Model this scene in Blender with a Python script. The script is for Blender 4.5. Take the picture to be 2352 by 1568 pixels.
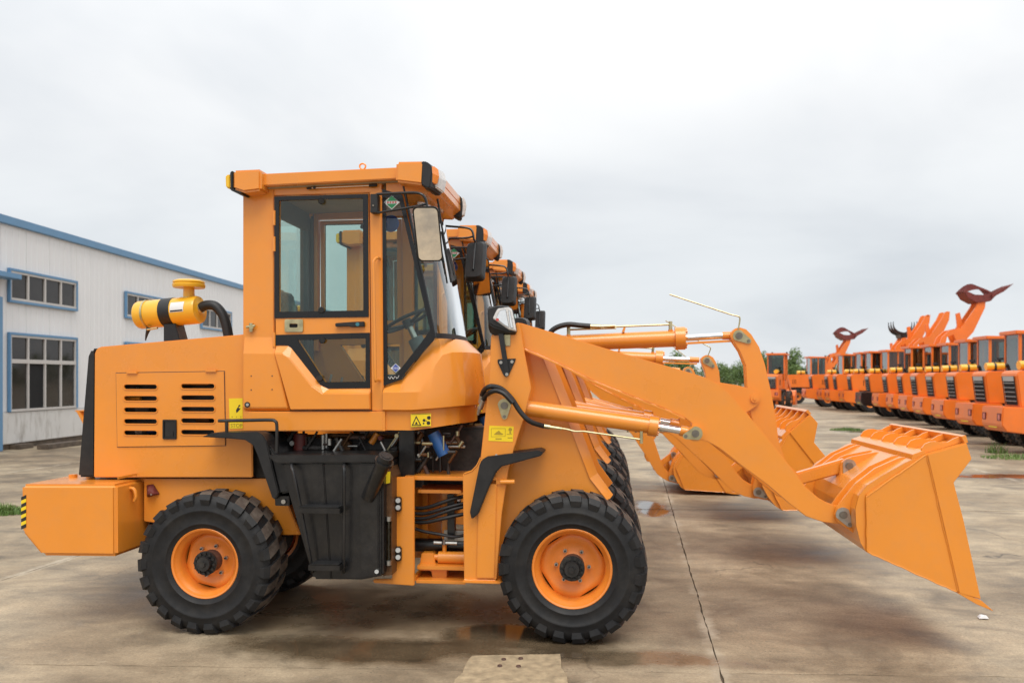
import bpy, bmesh, math, random
from mathutils import Vector, Matrix
random.seed(7)
for _o in list(bpy.data.objects): bpy.data.objects.remove(_o)
S = bpy.context.scene
COL = S.collection
R = math.radians
# ------------------------------------------------------------------ camera
F, CX, HZ, EYE, YAW = 1982.0, 1176.0, 866.0, 1.7, math.atan(0.113)
YS = SF = F / 1790.0          # depth scale of the measured machine
cam_d = bpy.data.cameras.new('camera'); cam = bpy.data.objects.new('camera', cam_d); COL.objects.link(cam)
cam.location = (0, 0, EYE); cam.rotation_euler = (R(90), 0, YAW)
cam_d.sensor_width = 36; cam_d.lens = 36 * F / 2352; cam_d.shift_y = (HZ - 784) / 2352
cam_d.clip_end = 2000; cam_d.clip_start = .05
cam_d.dof.use_dof = True; cam_d.dof.focus_distance = 5.6; cam_d.dof.aperture_fstop = 2.8
S.camera = cam
# ------------------------------------------------------------------ sky: overcast cloud deck over a Nishita sky
SUN_EL, SUN_AZ = 60, 162      # azimuth clockwise from +Y: the light comes from behind the camera
w = bpy.data.worlds.new('World'); S.world = w; w.use_nodes = True
nt = w.node_tree; nt.nodes.clear()
def N(t, tp, **kw):
    n = t.nodes.new(tp)
    for k, v in kw.items():
        if k in n.inputs: n.inputs[k].default_value = v
        else: setattr(n, k, v)
    return n
def ramp(t, fac, stops, interp='LINEAR'):
    n = t.nodes.new('ShaderNodeValToRGB'); n.color_ramp.interpolation = interp
    e = n.color_ramp.elements
    while len(e) < len(stops): e.new(.5)
    for el, (p, c) in zip(e, stops):
        el.position = p; el.color = (c, c, c, 1) if isinstance(c, (int, float)) else (*c, 1)
    t.links.new(fac, n.inputs[0]); return n
def math_n(t, op, a, b=None, clamp=False):
    n = t.nodes.new('ShaderNodeMath'); n.operation = op; n.use_clamp = clamp
    for i, x in enumerate((a, b)):
        if x is None: continue
        if isinstance(x, (int, float)): n.inputs[i].default_value = x
        else: t.links.new(x, n.inputs[i])
    return n.outputs[0]
def mixc(t, fac, a, b, mode='MIX'):
    n = t.nodes.new('ShaderNodeMix'); n.data_type = 'RGBA'; n.blend_type = mode
    for i, x in ((0, fac), (6, a), (7, b)):
        if isinstance(x, (int, float)): n.inputs[i].default_value = x
        elif isinstance(x, tuple): n.inputs[i].default_value = (*x, 1)
        else: t.links.new(x, n.inputs[i])
    return n.outputs[2]
tc = N(nt, 'ShaderNodeTexCoord'); sep = N(nt, 'ShaderNodeSeparateXYZ'); nt.links.new(tc.outputs['Generated'], sep.inputs[0])
zz = math_n(nt, 'ADD', math_n(nt, 'ABSOLUTE', sep.outputs[2]), .28)
comb = N(nt, 'ShaderNodeCombineXYZ')
nt.links.new(math_n(nt, 'DIVIDE', sep.outputs[0], zz), comb.inputs[0]); nt.links.new(math_n(nt, 'DIVIDE', sep.outputs[1], zz), comb.inputs[1])
nz = N(nt, 'ShaderNodeTexNoise', Scale=1.15, Detail=5.0, Roughness=.5, Distortion=.35); nt.links.new(comb.outputs[0], nz.inputs['Vector'])
nz2 = N(nt, 'ShaderNodeTexNoise', Scale=.55, Detail=2.0); nt.links.new(comb.outputs[0], nz2.inputs['Vector'])
cl = math_n(nt, 'ADD', math_n(nt, 'MULTIPLY', nz.outputs[0], .55), math_n(nt, 'MULTIPLY', nz2.outputs[0], .45))
deck = ramp(nt, cl, [(.36, (.53, .553, .578)), (.46, (.635, .645, .655)), (.55, (.71, .715, .715)), (.68, (.775, .772, .765))])
elev = ramp(nt, sep.outputs[2], [(0, (.95, .96, .97)), (.04, (.79, .82, .85)), (.13, (.78, .81, .84)), (.30, (1.04, 1.04, 1.04)), (.8, 1.45)])
cloud = mixc(nt, 1.0, deck.outputs[0], elev.outputs[0], 'MULTIPLY')
sky = N(nt, 'ShaderNodeTexSky'); sky.sky_type = 'NISHITA'; sky.sun_disc = False
sky.sun_elevation = R(SUN_EL); sky.sun_rotation = R(SUN_AZ)
b1 = N(nt, 'ShaderNodeBackground', Strength=.08); nt.links.new(sky.outputs[0], b1.inputs[0])
b2 = N(nt, 'ShaderNodeBackground', Strength=1.0); nt.links.new(cloud, b2.inputs[0])
mx = N(nt, 'ShaderNodeMixShader'); mx.inputs[0].default_value = .955
out = N(nt, 'ShaderNodeOutputWorld')
nt.links.new(b1.outputs[0], mx.inputs[1]); nt.links.new(b2.outputs[0], mx.inputs[2]); nt.links.new(mx.outputs[0], out.inputs[0])
# ------------------------------------------------------------------ sun (veiled by cloud)
sd = bpy.data.lights.new('sun', 'SUN'); sd.energy = 1.3; sd.angle = R(35); sd.color = (1, .96, .9)
so = bpy.data.objects.new('sun', sd); COL.objects.link(so)
_az = R(SUN_AZ); _d = Vector((math.sin(_az) * math.cos(R(SUN_EL)), math.cos(_az) * math.cos(R(SUN_EL)), math.sin(R(SUN_EL))))
so.rotation_euler = _d.to_track_quat('Z', 'Y').to_euler(); so.location = _d * 30
S.view_settings.view_transform = 'Standard'; S.view_settings.look = 'None'; S.view_settings.gamma = 1
S.view_settings.exposure = 0.54
S.cycles.max_bounces = 8; S.cycles.transparent_max_bounces = 16
# ------------------------------------------------------------------ photo measurements -> places
_c, _s = math.cos(YAW), math.sin(YAW)
def at(px, py, Y):
    u = (px - CX) / F; t = Y * YS / (_c + u * _s)
    return (t * (-_s + u * _c), Y, EYE - (py - HZ) / F * t)
def atx(px, py, X, cs=None):
    c, s = cs or (_c, _s)
    u = (px - CX) / F; t = X / (-s + u * c)
    return (X, t * (c + u * s), EYE - (py - HZ) / F * t)
def gr(px, py, z=0.0):
    t = (EYE - z) * F / (py - HZ); u = (px - CX) / F
    return (t * (-_s + u * _c), t * (_c + u * _s), z)
def deep(px, t):          # point on the ground seen at column px, t metres away
    u = (px - CX) / F; t *= SF
    return (t * (-_s + u * _c), t * (_c + u * _s))
def P(Y, *pts): return [(at(x, y, Y)[0], at(x, y, Y)[2]) for x, y in pts]
# ------------------------------------------------------------------ materials
def pmat(name, col, rough=.5, metal=0., coat=0., var=.06, scale=3., bump=0., bscale=200., dust=0., spec=.5):
    m = bpy.data.materials.new(name); m.use_nodes = True; t = m.node_tree
    b = t.nodes['Principled BSDF']
    b.inputs['Roughness'].default_value = rough; b.inputs['Metallic'].default_value = metal
    b.inputs['Coat Weight'].default_value = coat; b.inputs['Coat Roughness'].default_value = .12
    b.inputs['Specular IOR Level'].default_value = spec
    g = N(t, 'ShaderNodeNewGeometry')
    n = N(t, 'ShaderNodeTexNoise', Scale=scale, Detail=6.0, Roughness=.6); t.links.new(g.outputs['Position'], n.inputs['Vector'])
    r = ramp(t, n.outputs[0], [(.3, 1 - var), (.7, 1 + var)])
    c = mixc(t, 1.0, col, r.outputs[0], 'MULTIPLY')
    if dust:
        n2 = N(t, 'ShaderNodeTexNoise', Scale=9.0, Detail=8.0, Roughness=.7); t.links.new(g.outputs['Position'], n2.inputs['Vector'])
        r2 = ramp(t, n2.outputs[0], [(.45, 0.), (.75, dust)])
        c = mixc(t, r2.outputs[0], c, (.30, .26, .21))
    t.links.new(c, b.inputs['Base Color'])
    rr = ramp(t, n.outputs[0], [(.3, max(0, rough - .05)), (.7, min(1, rough + .07))]); t.links.new(rr.outputs[0], b.inputs['Roughness'])
    if bump:
        n3 = N(t, 'ShaderNodeTexNoise', Scale=bscale, Detail=3.0); t.links.new(g.outputs['Position'], n3.inputs['Vector'])
        bp = N(t, 'ShaderNodeBump', Strength=bump, Distance=.002); t.links.new(n3.outputs[0], bp.inputs['Height'])
        t.links.new(bp.outputs[0], b.inputs['Normal'])
    return m
M = {}
M['orange'] = pmat('orange_paint', (.80, .278, .028), .30, coat=.45, var=.035, scale=2.2, bump=.12, bscale=7, dust=.08)
M['orange2'] = pmat('orange_paint_deep', (.84, .185, .018), .4, coat=.2, var=.08, scale=1.2, dust=.10)
M['rimorange'] = pmat('orange_rim_paint', (.80, .235, .026), .38, coat=.25, var=.06, scale=12, dust=.12)
M['black'] = pmat('black_plastic', (.009, .009, .010), .48, var=.2, scale=8, bump=.2, bscale=400, dust=.04)
M['blackpaint'] = pmat('black_paint', (.006, .006, .007), .34, var=.3, scale=6, bump=.25, bscale=45, dust=.06, coat=.2)
M['blackseal'] = pmat('black_glass_border', (.006, .006, .007), .25, var=.1)
M['rubber'] = pmat('tyre_rubber', (.011, .011, .012), .55, var=.25, scale=14, bump=.3, bscale=120, dust=.05, spec=.35)
M['rubberdust'] = pmat('tyre_rubber_dusty', (.085, .064, .052), .8, var=.35, scale=16, bump=.3, bscale=120, dust=.45, spec=.2)
M['hub'] = pmat('hub_black', (.014, .013, .013), .45, var=.4, scale=30, dust=.15)
M['hubbrown'] = pmat('hub_cast_iron', (.10, .055, .042), .6, var=.3, scale=30)
M['chrome'] = pmat('chrome_rod', (.80, .80, .82), .12, 1.0, var=.03)
M['zinc'] = pmat('yellow_zinc_plate', (.50, .45, .27), .36, .85, var=.22, scale=25)
M['zincw'] = pmat('bright_zinc', (.46, .45, .42), .34, .85, var=.15, scale=30)
M['hubsteel'] = pmat('dull_steel_pin', (.22, .20, .17), .4, .8, var=.2, scale=30)
M['yellow'] = pmat('air_filter_yellow', (.84, .45, .022), .36, coat=.3, var=.05, scale=5, dust=.05)
M['sticker'] = pmat('yellow_sticker', (.86, .62, .015), .45, var=.04)
M['ink'] = pmat('black_ink', (.02, .018, .015), .6)
M['inksoft'] = pmat('faded_ink', (.40, .27, .02), .6)
M['white'] = pmat('white_sticker', (.75, .76, .76), .45, var=.05)
M['green'] = pmat('green_sticker', (.03, .26, .10), .45)
M['red'] = pmat('red_print', (.55, .07, .06), .5)
M['bluep'] = pmat('blue_print', (.05, .09, .38), .5)
M['amber'] = pmat('amber_lens', (.85, .25, .02), .15, coat=.6, var=.1, scale=40)
M['clearlens'] = pmat('clear_lens', (.66, .64, .62), .12, coat=.8, var=.2, scale=60)
M['reflector'] = pmat('lamp_reflector', (.92, .92, .92), .10, .75, var=.08, scale=25)
M['interior'] = pmat('grey_interior_trim', (.10, .115, .12), .65, var=.1)
M['liner'] = pmat('tan_roof_liner', (.38, .31, .20), .8, var=.15)
M['seat'] = pmat('seat_grey', (.20, .22, .24), .30, coat=.5, var=.4, scale=14, bump=.8, bscale=25)
M['darkred'] = pmat('dark_red_primer', (.16, .028, .022), .5, var=.25, scale=8)
M['bluefilter'] = pmat('blue_oil_filter', (.012, .075, .24), .35, coat=.3)
M['engine'] = pmat('engine_iron', (.030, .028, .027), .55, var=.6, scale=12, dust=.2)
M['bronze'] = pmat('engine_bronze', (.12, .055, .02), .5, .3, var=.4, scale=15)
M['clad'] = pmat('white_steel_cladding', (.72, .725, .735), .45, var=.03, scale=.7)
M['bluetrim'] = pmat('blue_trim_paint', (.115, .25, .42), .45, var=.06)
M['winwhite'] = pmat('white_window_frame', (.50, .48, .46), .45, var=.04)
M['dark'] = pmat('dark_inside', (.006, .006, .007), .9)
M['wood'] = pmat('weathered_timber', (.10, .075, .055), .8, var=.4, scale=6)
M['litter'] = pmat('white_litter', (.8, .8, .8), .6)
M['bark'] = pmat('bark', (.11, .085, .06), .9, var=.3, scale=10)
M['slat'] = pmat('white_slat_paint', (.42, .43, .43), .4)
def plaster():
    m = pmat('dirty_white_plaster', (.60, .59, .57), .75, var=.05, scale=2, bump=.3, bscale=40)
    t = m.node_tree; b = t.nodes['Principled BSDF']; src = b.inputs['Base Color'].links[0].from_socket
    g = N(t, 'ShaderNodeNewGeometry'); mp = N(t, 'ShaderNodeMapping'); mp.inputs['Scale'].default_value = (1, 2.2, .5)
    t.links.new(g.outputs['Position'], mp.inputs[0])
    n = N(t, 'ShaderNodeTexNoise', Scale=2.2, Detail=8.0, Roughness=.7); t.links.new(mp.outputs[0], n.inputs['Vector'])
    r = ramp(t, n.outputs[0], [(.50, 0.), (.72, .75)])
    t.links.new(mixc(t, r.outputs[0], src, (.22, .19, .15)), b.inputs['Base Color']); return m
M['plaster'] = plaster()
def cladding_stains():
    m = M['clad']; t = m.node_tree; b = t.nodes['Principled BSDF']; src = b.inputs['Base Color'].links[0].from_socket
    g = N(t, 'ShaderNodeNewGeometry'); mp = N(t, 'ShaderNodeMapping'); mp.inputs['Scale'].default_value = (1, 3.2, .16)
    t.links.new(g.outputs['Position'], mp.inputs[0])
    n = N(t, 'ShaderNodeTexNoise', Scale=1.6, Detail=6.0, Roughness=.65); t.links.new(mp.outputs[0], n.inputs['Vector'])
    r = ramp(t, n.outputs[0], [(.60, 0.), (.80, .35)])
    t.links.new(mixc(t, r.outputs[0], src, (.42, .38, .26)), b.inputs['Base Color'])
cladding_stains()
def glass(name, tint, refl=1.0, rough=.0):
    m = bpy.data.materials.new(name); m.use_nodes = True; t = m.node_tree; t.nodes.clear()
    tr = N(t, 'ShaderNodeBsdfTransparent'); tr.inputs[0].default_value = (*tint, 1)
    gl = N(t, 'ShaderNodeBsdfGlossy', Roughness=rough); gl.inputs[0].default_value = (1, 1, 1, 1)
    lw = N(t, 'ShaderNodeLayerWeight', Blend=.5)
    f = math_n(t, 'MULTIPLY', math_n(t, 'ADD', math_n(t, 'MULTIPLY', math_n(t, 'POWER', lw.outputs['Facing'], 5.0), .9), .035), refl, True)
    mx = N(t, 'ShaderNodeMixShader'); t.links.new(f, mx.inputs[0]); t.links.new(tr.outputs[0], mx.inputs[1]); t.links.new(gl.outputs[0], mx.inputs[2])
    o = N(t, 'ShaderNodeOutputMaterial'); t.links.new(mx.outputs[0], o.inputs[0]); return m
M['glass'] = glass('green_tinted_glass', (.80, .875, .85))
M['windshield'] = glass('windscreen_glass', (.84, .92, .90), 2.6)
M['glass2'] = glass('dark_cab_glass', (.55, .60, .59), 1.6)
M['winglass'] = pmat('building_window_glass', (.030, .026, .024), .06, var=.3, scale=1.5, spec=.35)
mm = bpy.data.materials.new('mirror_silver'); mm.use_nodes = True
mm.node_tree.nodes['Principled BSDF'].inputs['Metallic'].default_value = 1; mm.node_tree.nodes['Principled BSDF'].inputs['Roughness'].default_value = .03
mm.node_tree.nodes['Principled BSDF'].inputs['Base Color'].default_value = (.9, .9, .9, 1); M['mirror'] = mm
# concrete with damp stains, puddles, painted shade under the loader; slab grid fitted to the two joints in view
SO = Vector(gr(1655, 1545)[:2]); SA = (Vector(gr(2352, 1562)[:2]) - Vector(gr(0, 1532)[:2])); SA /= SA.x; SB = Vector(gr(1520, 1090)[:2]) - SO; SB /= SB.y
SW, SL = 5.75, 6.2
WET_SHADE = [gr(880, 1488) + (1.7, .36, 1.), gr(1180, 1462) + (.75, .5, 1.), gr(1500, 1512) + (.80, .22, .8), gr(1497, 1166) + (.30, .9, 1.), gr(2300, 1093) + (1.1, .55, 1.), gr(2010, 992) + (1.3, 1.2, .8), gr(1985, 1475) + (1.2, .2, .28), gr(900, 1400) + (2.3, .9, .62), gr(2000, 1290) + (1.0, .7, .25)]  # soaked spots; the ones under the machine also paint its shadow darker
def concrete():
    m = bpy.data.materials.new('stained_concrete'); m.use_nodes = True; t = m.node_tree; b = t.nodes['Principled BSDF']
    g = N(t, 'ShaderNodeNewGeometry'); oi = N(t, 'ShaderNodeObjectInfo')
    def noise(sc, det=8., ro=.65, vec=None, dist=0.):
        n = N(t, 'ShaderNodeTexNoise', Scale=sc, Detail=det, Roughness=ro, Distortion=dist); t.links.new(vec or g.outputs['Position'], n.inputs['Vector']); return n.outputs[0]
    mp = N(t, 'ShaderNodeMapping'); mp.inputs['Scale'].default_value = (.85, 1.0, 1); mp.inputs['Rotation'].default_value = (0, 0, R(-6)); t.links.new(g.outputs['Position'], mp.inputs[0])
    big = noise(.55, 5, .6, mp.outputs[0], .6); mid = noise(2.3, 9, .7, mp.outputs[0], .3); fine = noise(55, 6, .75); grit = noise(260, 2, .5)
    base = ramp(t, big, [(.30, (.175, .128, .080)), (.48, (.290, .223, .145)), (.66, (.395, .315, .212))]).outputs[0]
    c = mixc(t, .9, base, ramp(t, mid, [(.30, .50), (.5, 1.), (.70, 1.40)]).outputs[0], 'MULTIPLY')
    c = mixc(t, .8, c, ramp(t, fine, [(.3, .66), (.7, 1.30)]).outputs[0], 'MULTIPLY')
    ms = N(t, 'ShaderNodeMapping'); ms.inputs['Scale'].default_value = (1.0, 5.5, 1); ms.inputs['Rotation'].default_value = (0, 0, R(3)); t.links.new(g.outputs['Position'], ms.inputs[0])
    c = mixc(t, .28, c, ramp(t, noise(1.5, 8, .7, ms.outputs[0], .5), [(.32, .58), (.5, 1.), (.68, 1.28)]).outputs[0], 'MULTIPLY')
    c = mixc(t, .35, c, ramp(t, grit, [(.35, .7), (.65, 1.3)]).outputs[0], 'MULTIPLY')
    c = mixc(t, 1., c, ramp(t, oi.outputs['Random'], [(0, .86), (1, 1.12)]).outputs[0], 'MULTIPLY')
    dark = ramp(t, noise(.9, 6, .6, mp.outputs[0], 1.2), [(.54, 0.), (.68, .62)]).outputs[0]
    c = mixc(t, dark, c, (.095, .072, .050))
    rust = ramp(t, noise(3.1, 7, .7), [(.66, 0.), (.78, .5)]).outputs[0]
    c = mixc(t, rust, c, (.26, .13, .06))
    # hairline cracks, pits and pale scuffs
    vo = N(t, 'ShaderNodeTexVoronoi', Scale=.42, feature='DISTANCE_TO_EDGE')
    wv = N(t, 'ShaderNodeVectorMath', operation='ADD'); nv = N(t, 'ShaderNodeTexNoise', Scale=1.7, Detail=6.); t.links.new(g.outputs['Position'], nv.inputs['Vector'])
    t.links.new(g.outputs['Position'], wv.inputs[0]); t.links.new(nv.outputs['Color'], wv.inputs[1]); t.links.new(wv.outputs[0], vo.inputs['Vector'])
    crack = math_n(t, 'MULTIPLY', ramp(t, vo.outputs['Distance'], [(0., .85), (.006, 0.)]).outputs[0], ramp(t, noise(.35, 3, .5), [(.52, 0.), (.62, 1.)]).outputs[0])
    c = mixc(t, crack, c, (.05, .04, .03))
    pits = N(t, 'ShaderNodeTexVoronoi', Scale=30.); t.links.new(g.outputs['Position'], pits.inputs['Vector'])
    pm_ = math_n(t, 'MULTIPLY', ramp(t, pits.outputs['Distance'], [(.10, .7), (.22, 0.)]).outputs[0], ramp(t, noise(2.7, 4, .6), [(.5, 0.), (.64, 1.)]).outputs[0])
    c = mixc(t, pm_, c, (.07, .055, .04))
    pale = ramp(t, noise(6.5, 8, .75), [(.60, 0.), (.74, .55)]).outputs[0]
    c = mixc(t, pale, c, (.46, .40, .31))
    # pale worn arrises along the long joint
    sx_ = N(t, 'ShaderNodeSeparateXYZ'); t.links.new(g.outputs['Position'], sx_.inputs[0])
    dj = math_n(t, 'SUBTRACT', math_n(t, 'SUBTRACT', sx_.outputs[0], SO.x), math_n(t, 'MULTIPLY', math_n(t, 'SUBTRACT', sx_.outputs[1], SO.y), SB.x))
    dj = math_n(t, 'PINGPONG', dj, SW / 2)
    arr = math_n(t, 'MULTIPLY', ramp(t, math_n(t, 'ADD', dj, math_n(t, 'MULTIPLY', math_n(t, 'SUBTRACT', noise(9, 6, .7), .5), .16)), [(.02, .75), (.07, 0.)]).outputs[0], ramp(t, noise(1.9, 4, .6), [(.42, .1), (.6, 1.)]).outputs[0])
    c = mixc(t, arr, c, (.47, .40, .30))
    wet_shade = None; wob = math_n(t, 'MULTIPLY', math_n(t, 'SUBTRACT', noise(1.6, 6, .6), .5), 1.6)
    for (x, y, z, rx, ry, k) in WET_SHADE:
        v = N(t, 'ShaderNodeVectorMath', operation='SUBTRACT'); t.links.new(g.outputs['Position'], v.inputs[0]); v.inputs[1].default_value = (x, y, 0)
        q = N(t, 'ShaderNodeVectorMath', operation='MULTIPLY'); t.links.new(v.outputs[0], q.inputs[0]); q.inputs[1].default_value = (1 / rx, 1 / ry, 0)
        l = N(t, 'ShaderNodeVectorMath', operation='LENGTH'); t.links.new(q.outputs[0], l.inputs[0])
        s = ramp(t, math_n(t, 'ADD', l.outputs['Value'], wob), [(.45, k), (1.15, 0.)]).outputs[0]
        wet_shade = s if wet_shade is None else math_n(t, 'MAXIMUM', wet_shade, s)
    c = mixc(t, wet_shade, c, mixc(t, 1., c, (.36, .33, .30), 'MULTIPLY'))
    t.links.new(c, b.inputs['Base Color'])
    ro = math_n(t, 'ADD', ramp(t, mid, [(.3, .50), (.7, .78)]).outputs[0], 0.)
    ro2 = ramp(t, wet_shade, [(0, 0.), (.35, .25), (.9, .96)]).outputs[0]
    mxr = N(t, 'ShaderNodeMix'); t.links.new(ro2, mxr.inputs[0]); t.links.new(ro, mxr.inputs[2]); mxr.inputs[3].default_value = .04
    t.links.new(mxr.outputs[0], b.inputs['Roughness'])
    bp = N(t, 'ShaderNodeBump', Distance=.006); t.links.new(math_n(t, 'MULTIPLY', math_n(t, 'SUBTRACT', 1., ro2), .45), bp.inputs['Strength'])
    t.links.new(math_n(t, 'ADD', fine, math_n(t, 'MULTIPLY', mid, 2.)), bp.inputs['Height']); t.links.new(bp.outputs[0], b.inputs['Normal'])
    return m
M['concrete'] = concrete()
M['joint'] = pmat('joint_dirt', (.085, .062, .040), .9, var=.4, scale=20)
M['patch'] = pmat('pale_mortar_patch', (.345, .265, .165), .85, var=.35, scale=14, bump=.8, bscale=70)
def leafmat(name, c0, c1):
    m = bpy.data.materials.new(name); m.use_nodes = True; t = m.node_tree; b = t.nodes['Principled BSDF']
    g = N(t, 'ShaderNodeNewGeometry'); n = N(t, 'ShaderNodeTexNoise', Scale=1.3, Detail=3.); t.links.new(g.outputs['Position'], n.inputs['Vector'])
    t.links.new(ramp(t, n.outputs[0], [(.35, c0), (.65, c1)]).outputs[0], b.inputs['Base Color'])
    b.inputs['Roughness'].default_value = .6; return m
M['leaf'] = leafmat('foliage', (.075, .135, .035), (.17, .25, .075))
M['grass'] = leafmat('grass_blades', (.07, .15, .022), (.17, .24, .06))
# ------------------------------------------------------------------ mesh builder
ORG = Vector((0, 0, 0)); YC = 5.55; GRP = {}
class MB:
    def __init__(s): s.v = []; s.f = []; s.m = []
    def add(s, vs, fs, mi=0):
        o = len(s.v); s.v += [tuple(v) for v in vs]; s.f += [tuple(i + o for i in f) for f in fs]; s.m += [mi] * len(fs); return s
    def ext(s, pts, vec, mi=0):
        n = len(pts); vec = Vector(vec); a = [Vector(p) for p in pts]; b = [p + vec for p in a]
        return s.add(a + b, [tuple(range(n))[::-1], tuple(range(n, 2 * n))] + [(i, (i + 1) % n, n + (i + 1) % n, n + i) for i in range(n)], mi)
    def prism(s, xz, y0, y1, mi=0): return s.ext([(x, y0, z) for x, z in xz], (0, y1 - y0, 0), mi)
    def loft(s, a, ya, b, yb, mi=0):
        n = len(a); return s.add([(x, ya, z) for x, z in a] + [(x, yb, z) for x, z in b], [tuple(range(n)), tuple(range(n, 2 * n))[::-1]] + [(i, (i + 1) % n, n + (i + 1) % n, n + i) for i in range(n)], mi)
    def box(s, x0, x1, y0, y1, z0, z1, mi=0): return s.prism([(x0, z0), (x1, z0), (x1, z1), (x0, z1)], y0, y1, mi)
    def rings(s, rs, mi=0, closed=True, cap=True):
        n = len(rs[0]); vs = [p for r in rs for p in r]; fs = []
        for k in range(len(rs) - 1):
            for i in range(n if closed else n - 1):
                j = (i + 1) % n; fs.append((k * n + i, k * n + j, (k + 1) * n + j, (k + 1) * n + i))
        if cap and closed: fs += [tuple(range(n))[::-1], tuple(range((len(rs) - 1) * n, len(rs) * n))]
        return s.add(vs, fs, mi)
    def cyl(s, p0, p1, r, r1=None, n=20, mi=0):
        p0, p1 = Vector(p0), Vector(p1); r1 = r if r1 is None else r1
        q = (p1 - p0).to_track_quat('Z', 'Y')
        mk = lambda p, rr: [p + q @ Vector((rr * math.cos(2 * math.pi * i / n), rr * math.sin(2 * math.pi * i / n), 0)) for i in range(n)]
        return s.rings([mk(p0, r), mk(p1, r1)], mi)
    def tube(s, pts, r, n=10, sub=5, mi=0):
        p = [Vector(x) for x in pts]
        if sub > 1 and len(p) > 2:
            o = []; e = [p[0] * 2 - p[1]] + p + [p[-1] * 2 - p[-2]]
            for i in range(1, len(e) - 2):
                for k in range(sub):
                    t = k / sub; a, b, c, d = e[i - 1:i + 3]
                    o.append(.5 * (2 * b + (c - a) * t + (2 * a - 5 * b + 4 * c - d) * t * t + (3 * b - a - 3 * c + d) * t ** 3))
            p = o + [p[-1]]
        rs = []; up = None
        for i, q in enumerate(p):
            d = (p[min(i + 1, len(p) - 1)] - p[max(i - 1, 0)]).normalized()
            if up is None: up = Vector((0, 0, 1)) if abs(d.z) < .9 else Vector((0, 1, 0))
            x = d.cross(up).normalized(); up = x.cross(d).normalized()
            rs.append([q + (x * math.cos(2 * math.pi * k / n) + up * math.sin(2 * math.pi * k / n)) * r for k in range(n)])
        return s.rings(rs, mi)
    def lathe(s, prof, c, n=40, axis='y', mi=0):
        rs = []
        for r, h in prof:
            ring = []
            for i in range(n):
                a = 2 * math.pi * i / n; x, y = r * math.cos(a), r * math.sin(a)
                ring.append(Vector(c) + (Vector((x, h, y)) if axis == 'y' else Vector((x, y, h)) if axis == 'z' else Vector((h, x, y))))
            rs.append(ring)
        return s.rings(rs, mi, cap=False)
    def holes(s, outer, hs, y0, y1, mi=0):
        bm = bmesh.new(); es = []
        for lp in [outer] + hs:
            vs = [bm.verts.new((x, y0, z)) for x, z in lp]
            es += [bm.edges.new((vs[i], vs[(i + 1) % len(vs)])) for i in range(len(vs))]
        bmesh.ops.triangle_fill(bm, edges=es, use_beauty=True)
        bm.verts.index_update()
        vs = [v.co.copy() for v in bm.verts]; fs = [tuple(v.index for v in f.verts) for f in bm.faces]
        n = len(vs); be = [(e.verts[0].index, e.verts[1].index) for e in bm.edges if len(e.link_faces) == 1]; bm.free()
        return s.add(vs + [Vector((v.x, y1, v.z)) for v in vs], fs + [tuple(i + n for i in f[::-1]) for f in fs] + [(a, b, b + n, a + n) for a, b in be], mi)
    def mesh(s, name, mats, bevel=0, smooth=False, mirror=False, org=None, seg=2):
        org = ORG if org is None else org
        bm = bmesh.new()
        vv = [bm.verts.new((v[0], (2 * YC - v[1] if mirror else v[1]) * YS, v[2])) for v in map(tuple, s.v)]
        for f, mi in zip(s.f, s.m):
            try: q = bm.faces.new([vv[i] for i in f]); q.material_index = mi
            except ValueError: pass
        bmesh.ops.translate(bm, verts=bm.verts, vec=-Vector(org))
        bmesh.ops.recalc_face_normals(bm, faces=bm.faces)
        if bevel:
            es = [e for e in bm.edges if len(e.link_faces) == 2 and e.calc_face_angle(0) > R(30)]
            bmesh.ops.bevel(bm, geom=es, offset=bevel, segments=seg, affect='EDGES', clamp_overlap=True)
        if smooth:
            for f in bm.faces: f.smooth = True
            for e in bm.edges: e.smooth = len(e.link_faces) == 2 and e.calc_face_angle(0) < R(38 if smooth is True else smooth)
        me = bpy.data.meshes.new(name); bm.to_mesh(me); bm.free()
        for m_ in (mats if isinstance(mats, (list, tuple)) else [mats]): me.materials.append(M[m_] if isinstance(m_, str) else m_)
        return me
    def build(s, name, mats, parent=None, bevel=0, smooth=False, mirror=False, grp=None, org=None, seg=2):
        me = s.mesh(name, mats, bevel, smooth, mirror, org, seg)
        o = bpy.data.objects.new(name, me); COL.objects.link(o)
        if parent: o.parent = parent
        if grp: GRP[o.name] = grp
        return o
    def both(s, name, mats, parents=None, **k):
        pa, pb = parents if isinstance(parents, tuple) else (parents, parents)
        return s.build(name, mats, pa, **k), s.build(name, mats, pb, mirror=True, **k)
def tag(o, label=None, cat=None, group=None, kind=None):
    for k, v in (('label', label), ('category', cat), ('group', group), ('kind', kind)):
        if v: o[k] = v
    return o
def empty(name, loc, rz=0):
    o = bpy.data.objects.new(name, None); COL.objects.link(o); o.location = loc; o.rotation_euler = (0, 0, rz); o.empty_display_size = .3; return o
def copy_tree(o, parent=None, link=None):
    c = o.copy(); COL.objects.link(c); c.parent = parent
    for k in ('label', 'category', 'group'):
        if parent is not None and k in c and k != 'label': del c[k]
    if link is not None: link[o.name] = c
    for ch in o.children: copy_tree(ch, c, link)
    return c
def text_mesh(body, size, mat, name):
    cu = bpy.data.curves.new('lettering', 'FONT'); cu.body = body; cu.size = size; cu.extrude = .0006; cu.align_x = 'CENTER'; cu.align_y = 'CENTER'
    ob = bpy.data.objects.new('lettering', cu); COL.objects.link(ob); dg = bpy.context.evaluated_depsgraph_get()
    me = bpy.data.meshes.new_from_object(ob.evaluated_get(dg)); bpy.data.objects.remove(ob); bpy.data.curves.remove(cu)
    me.name = name; me.materials.clear(); me.materials.append(M[mat]); return me
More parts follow.
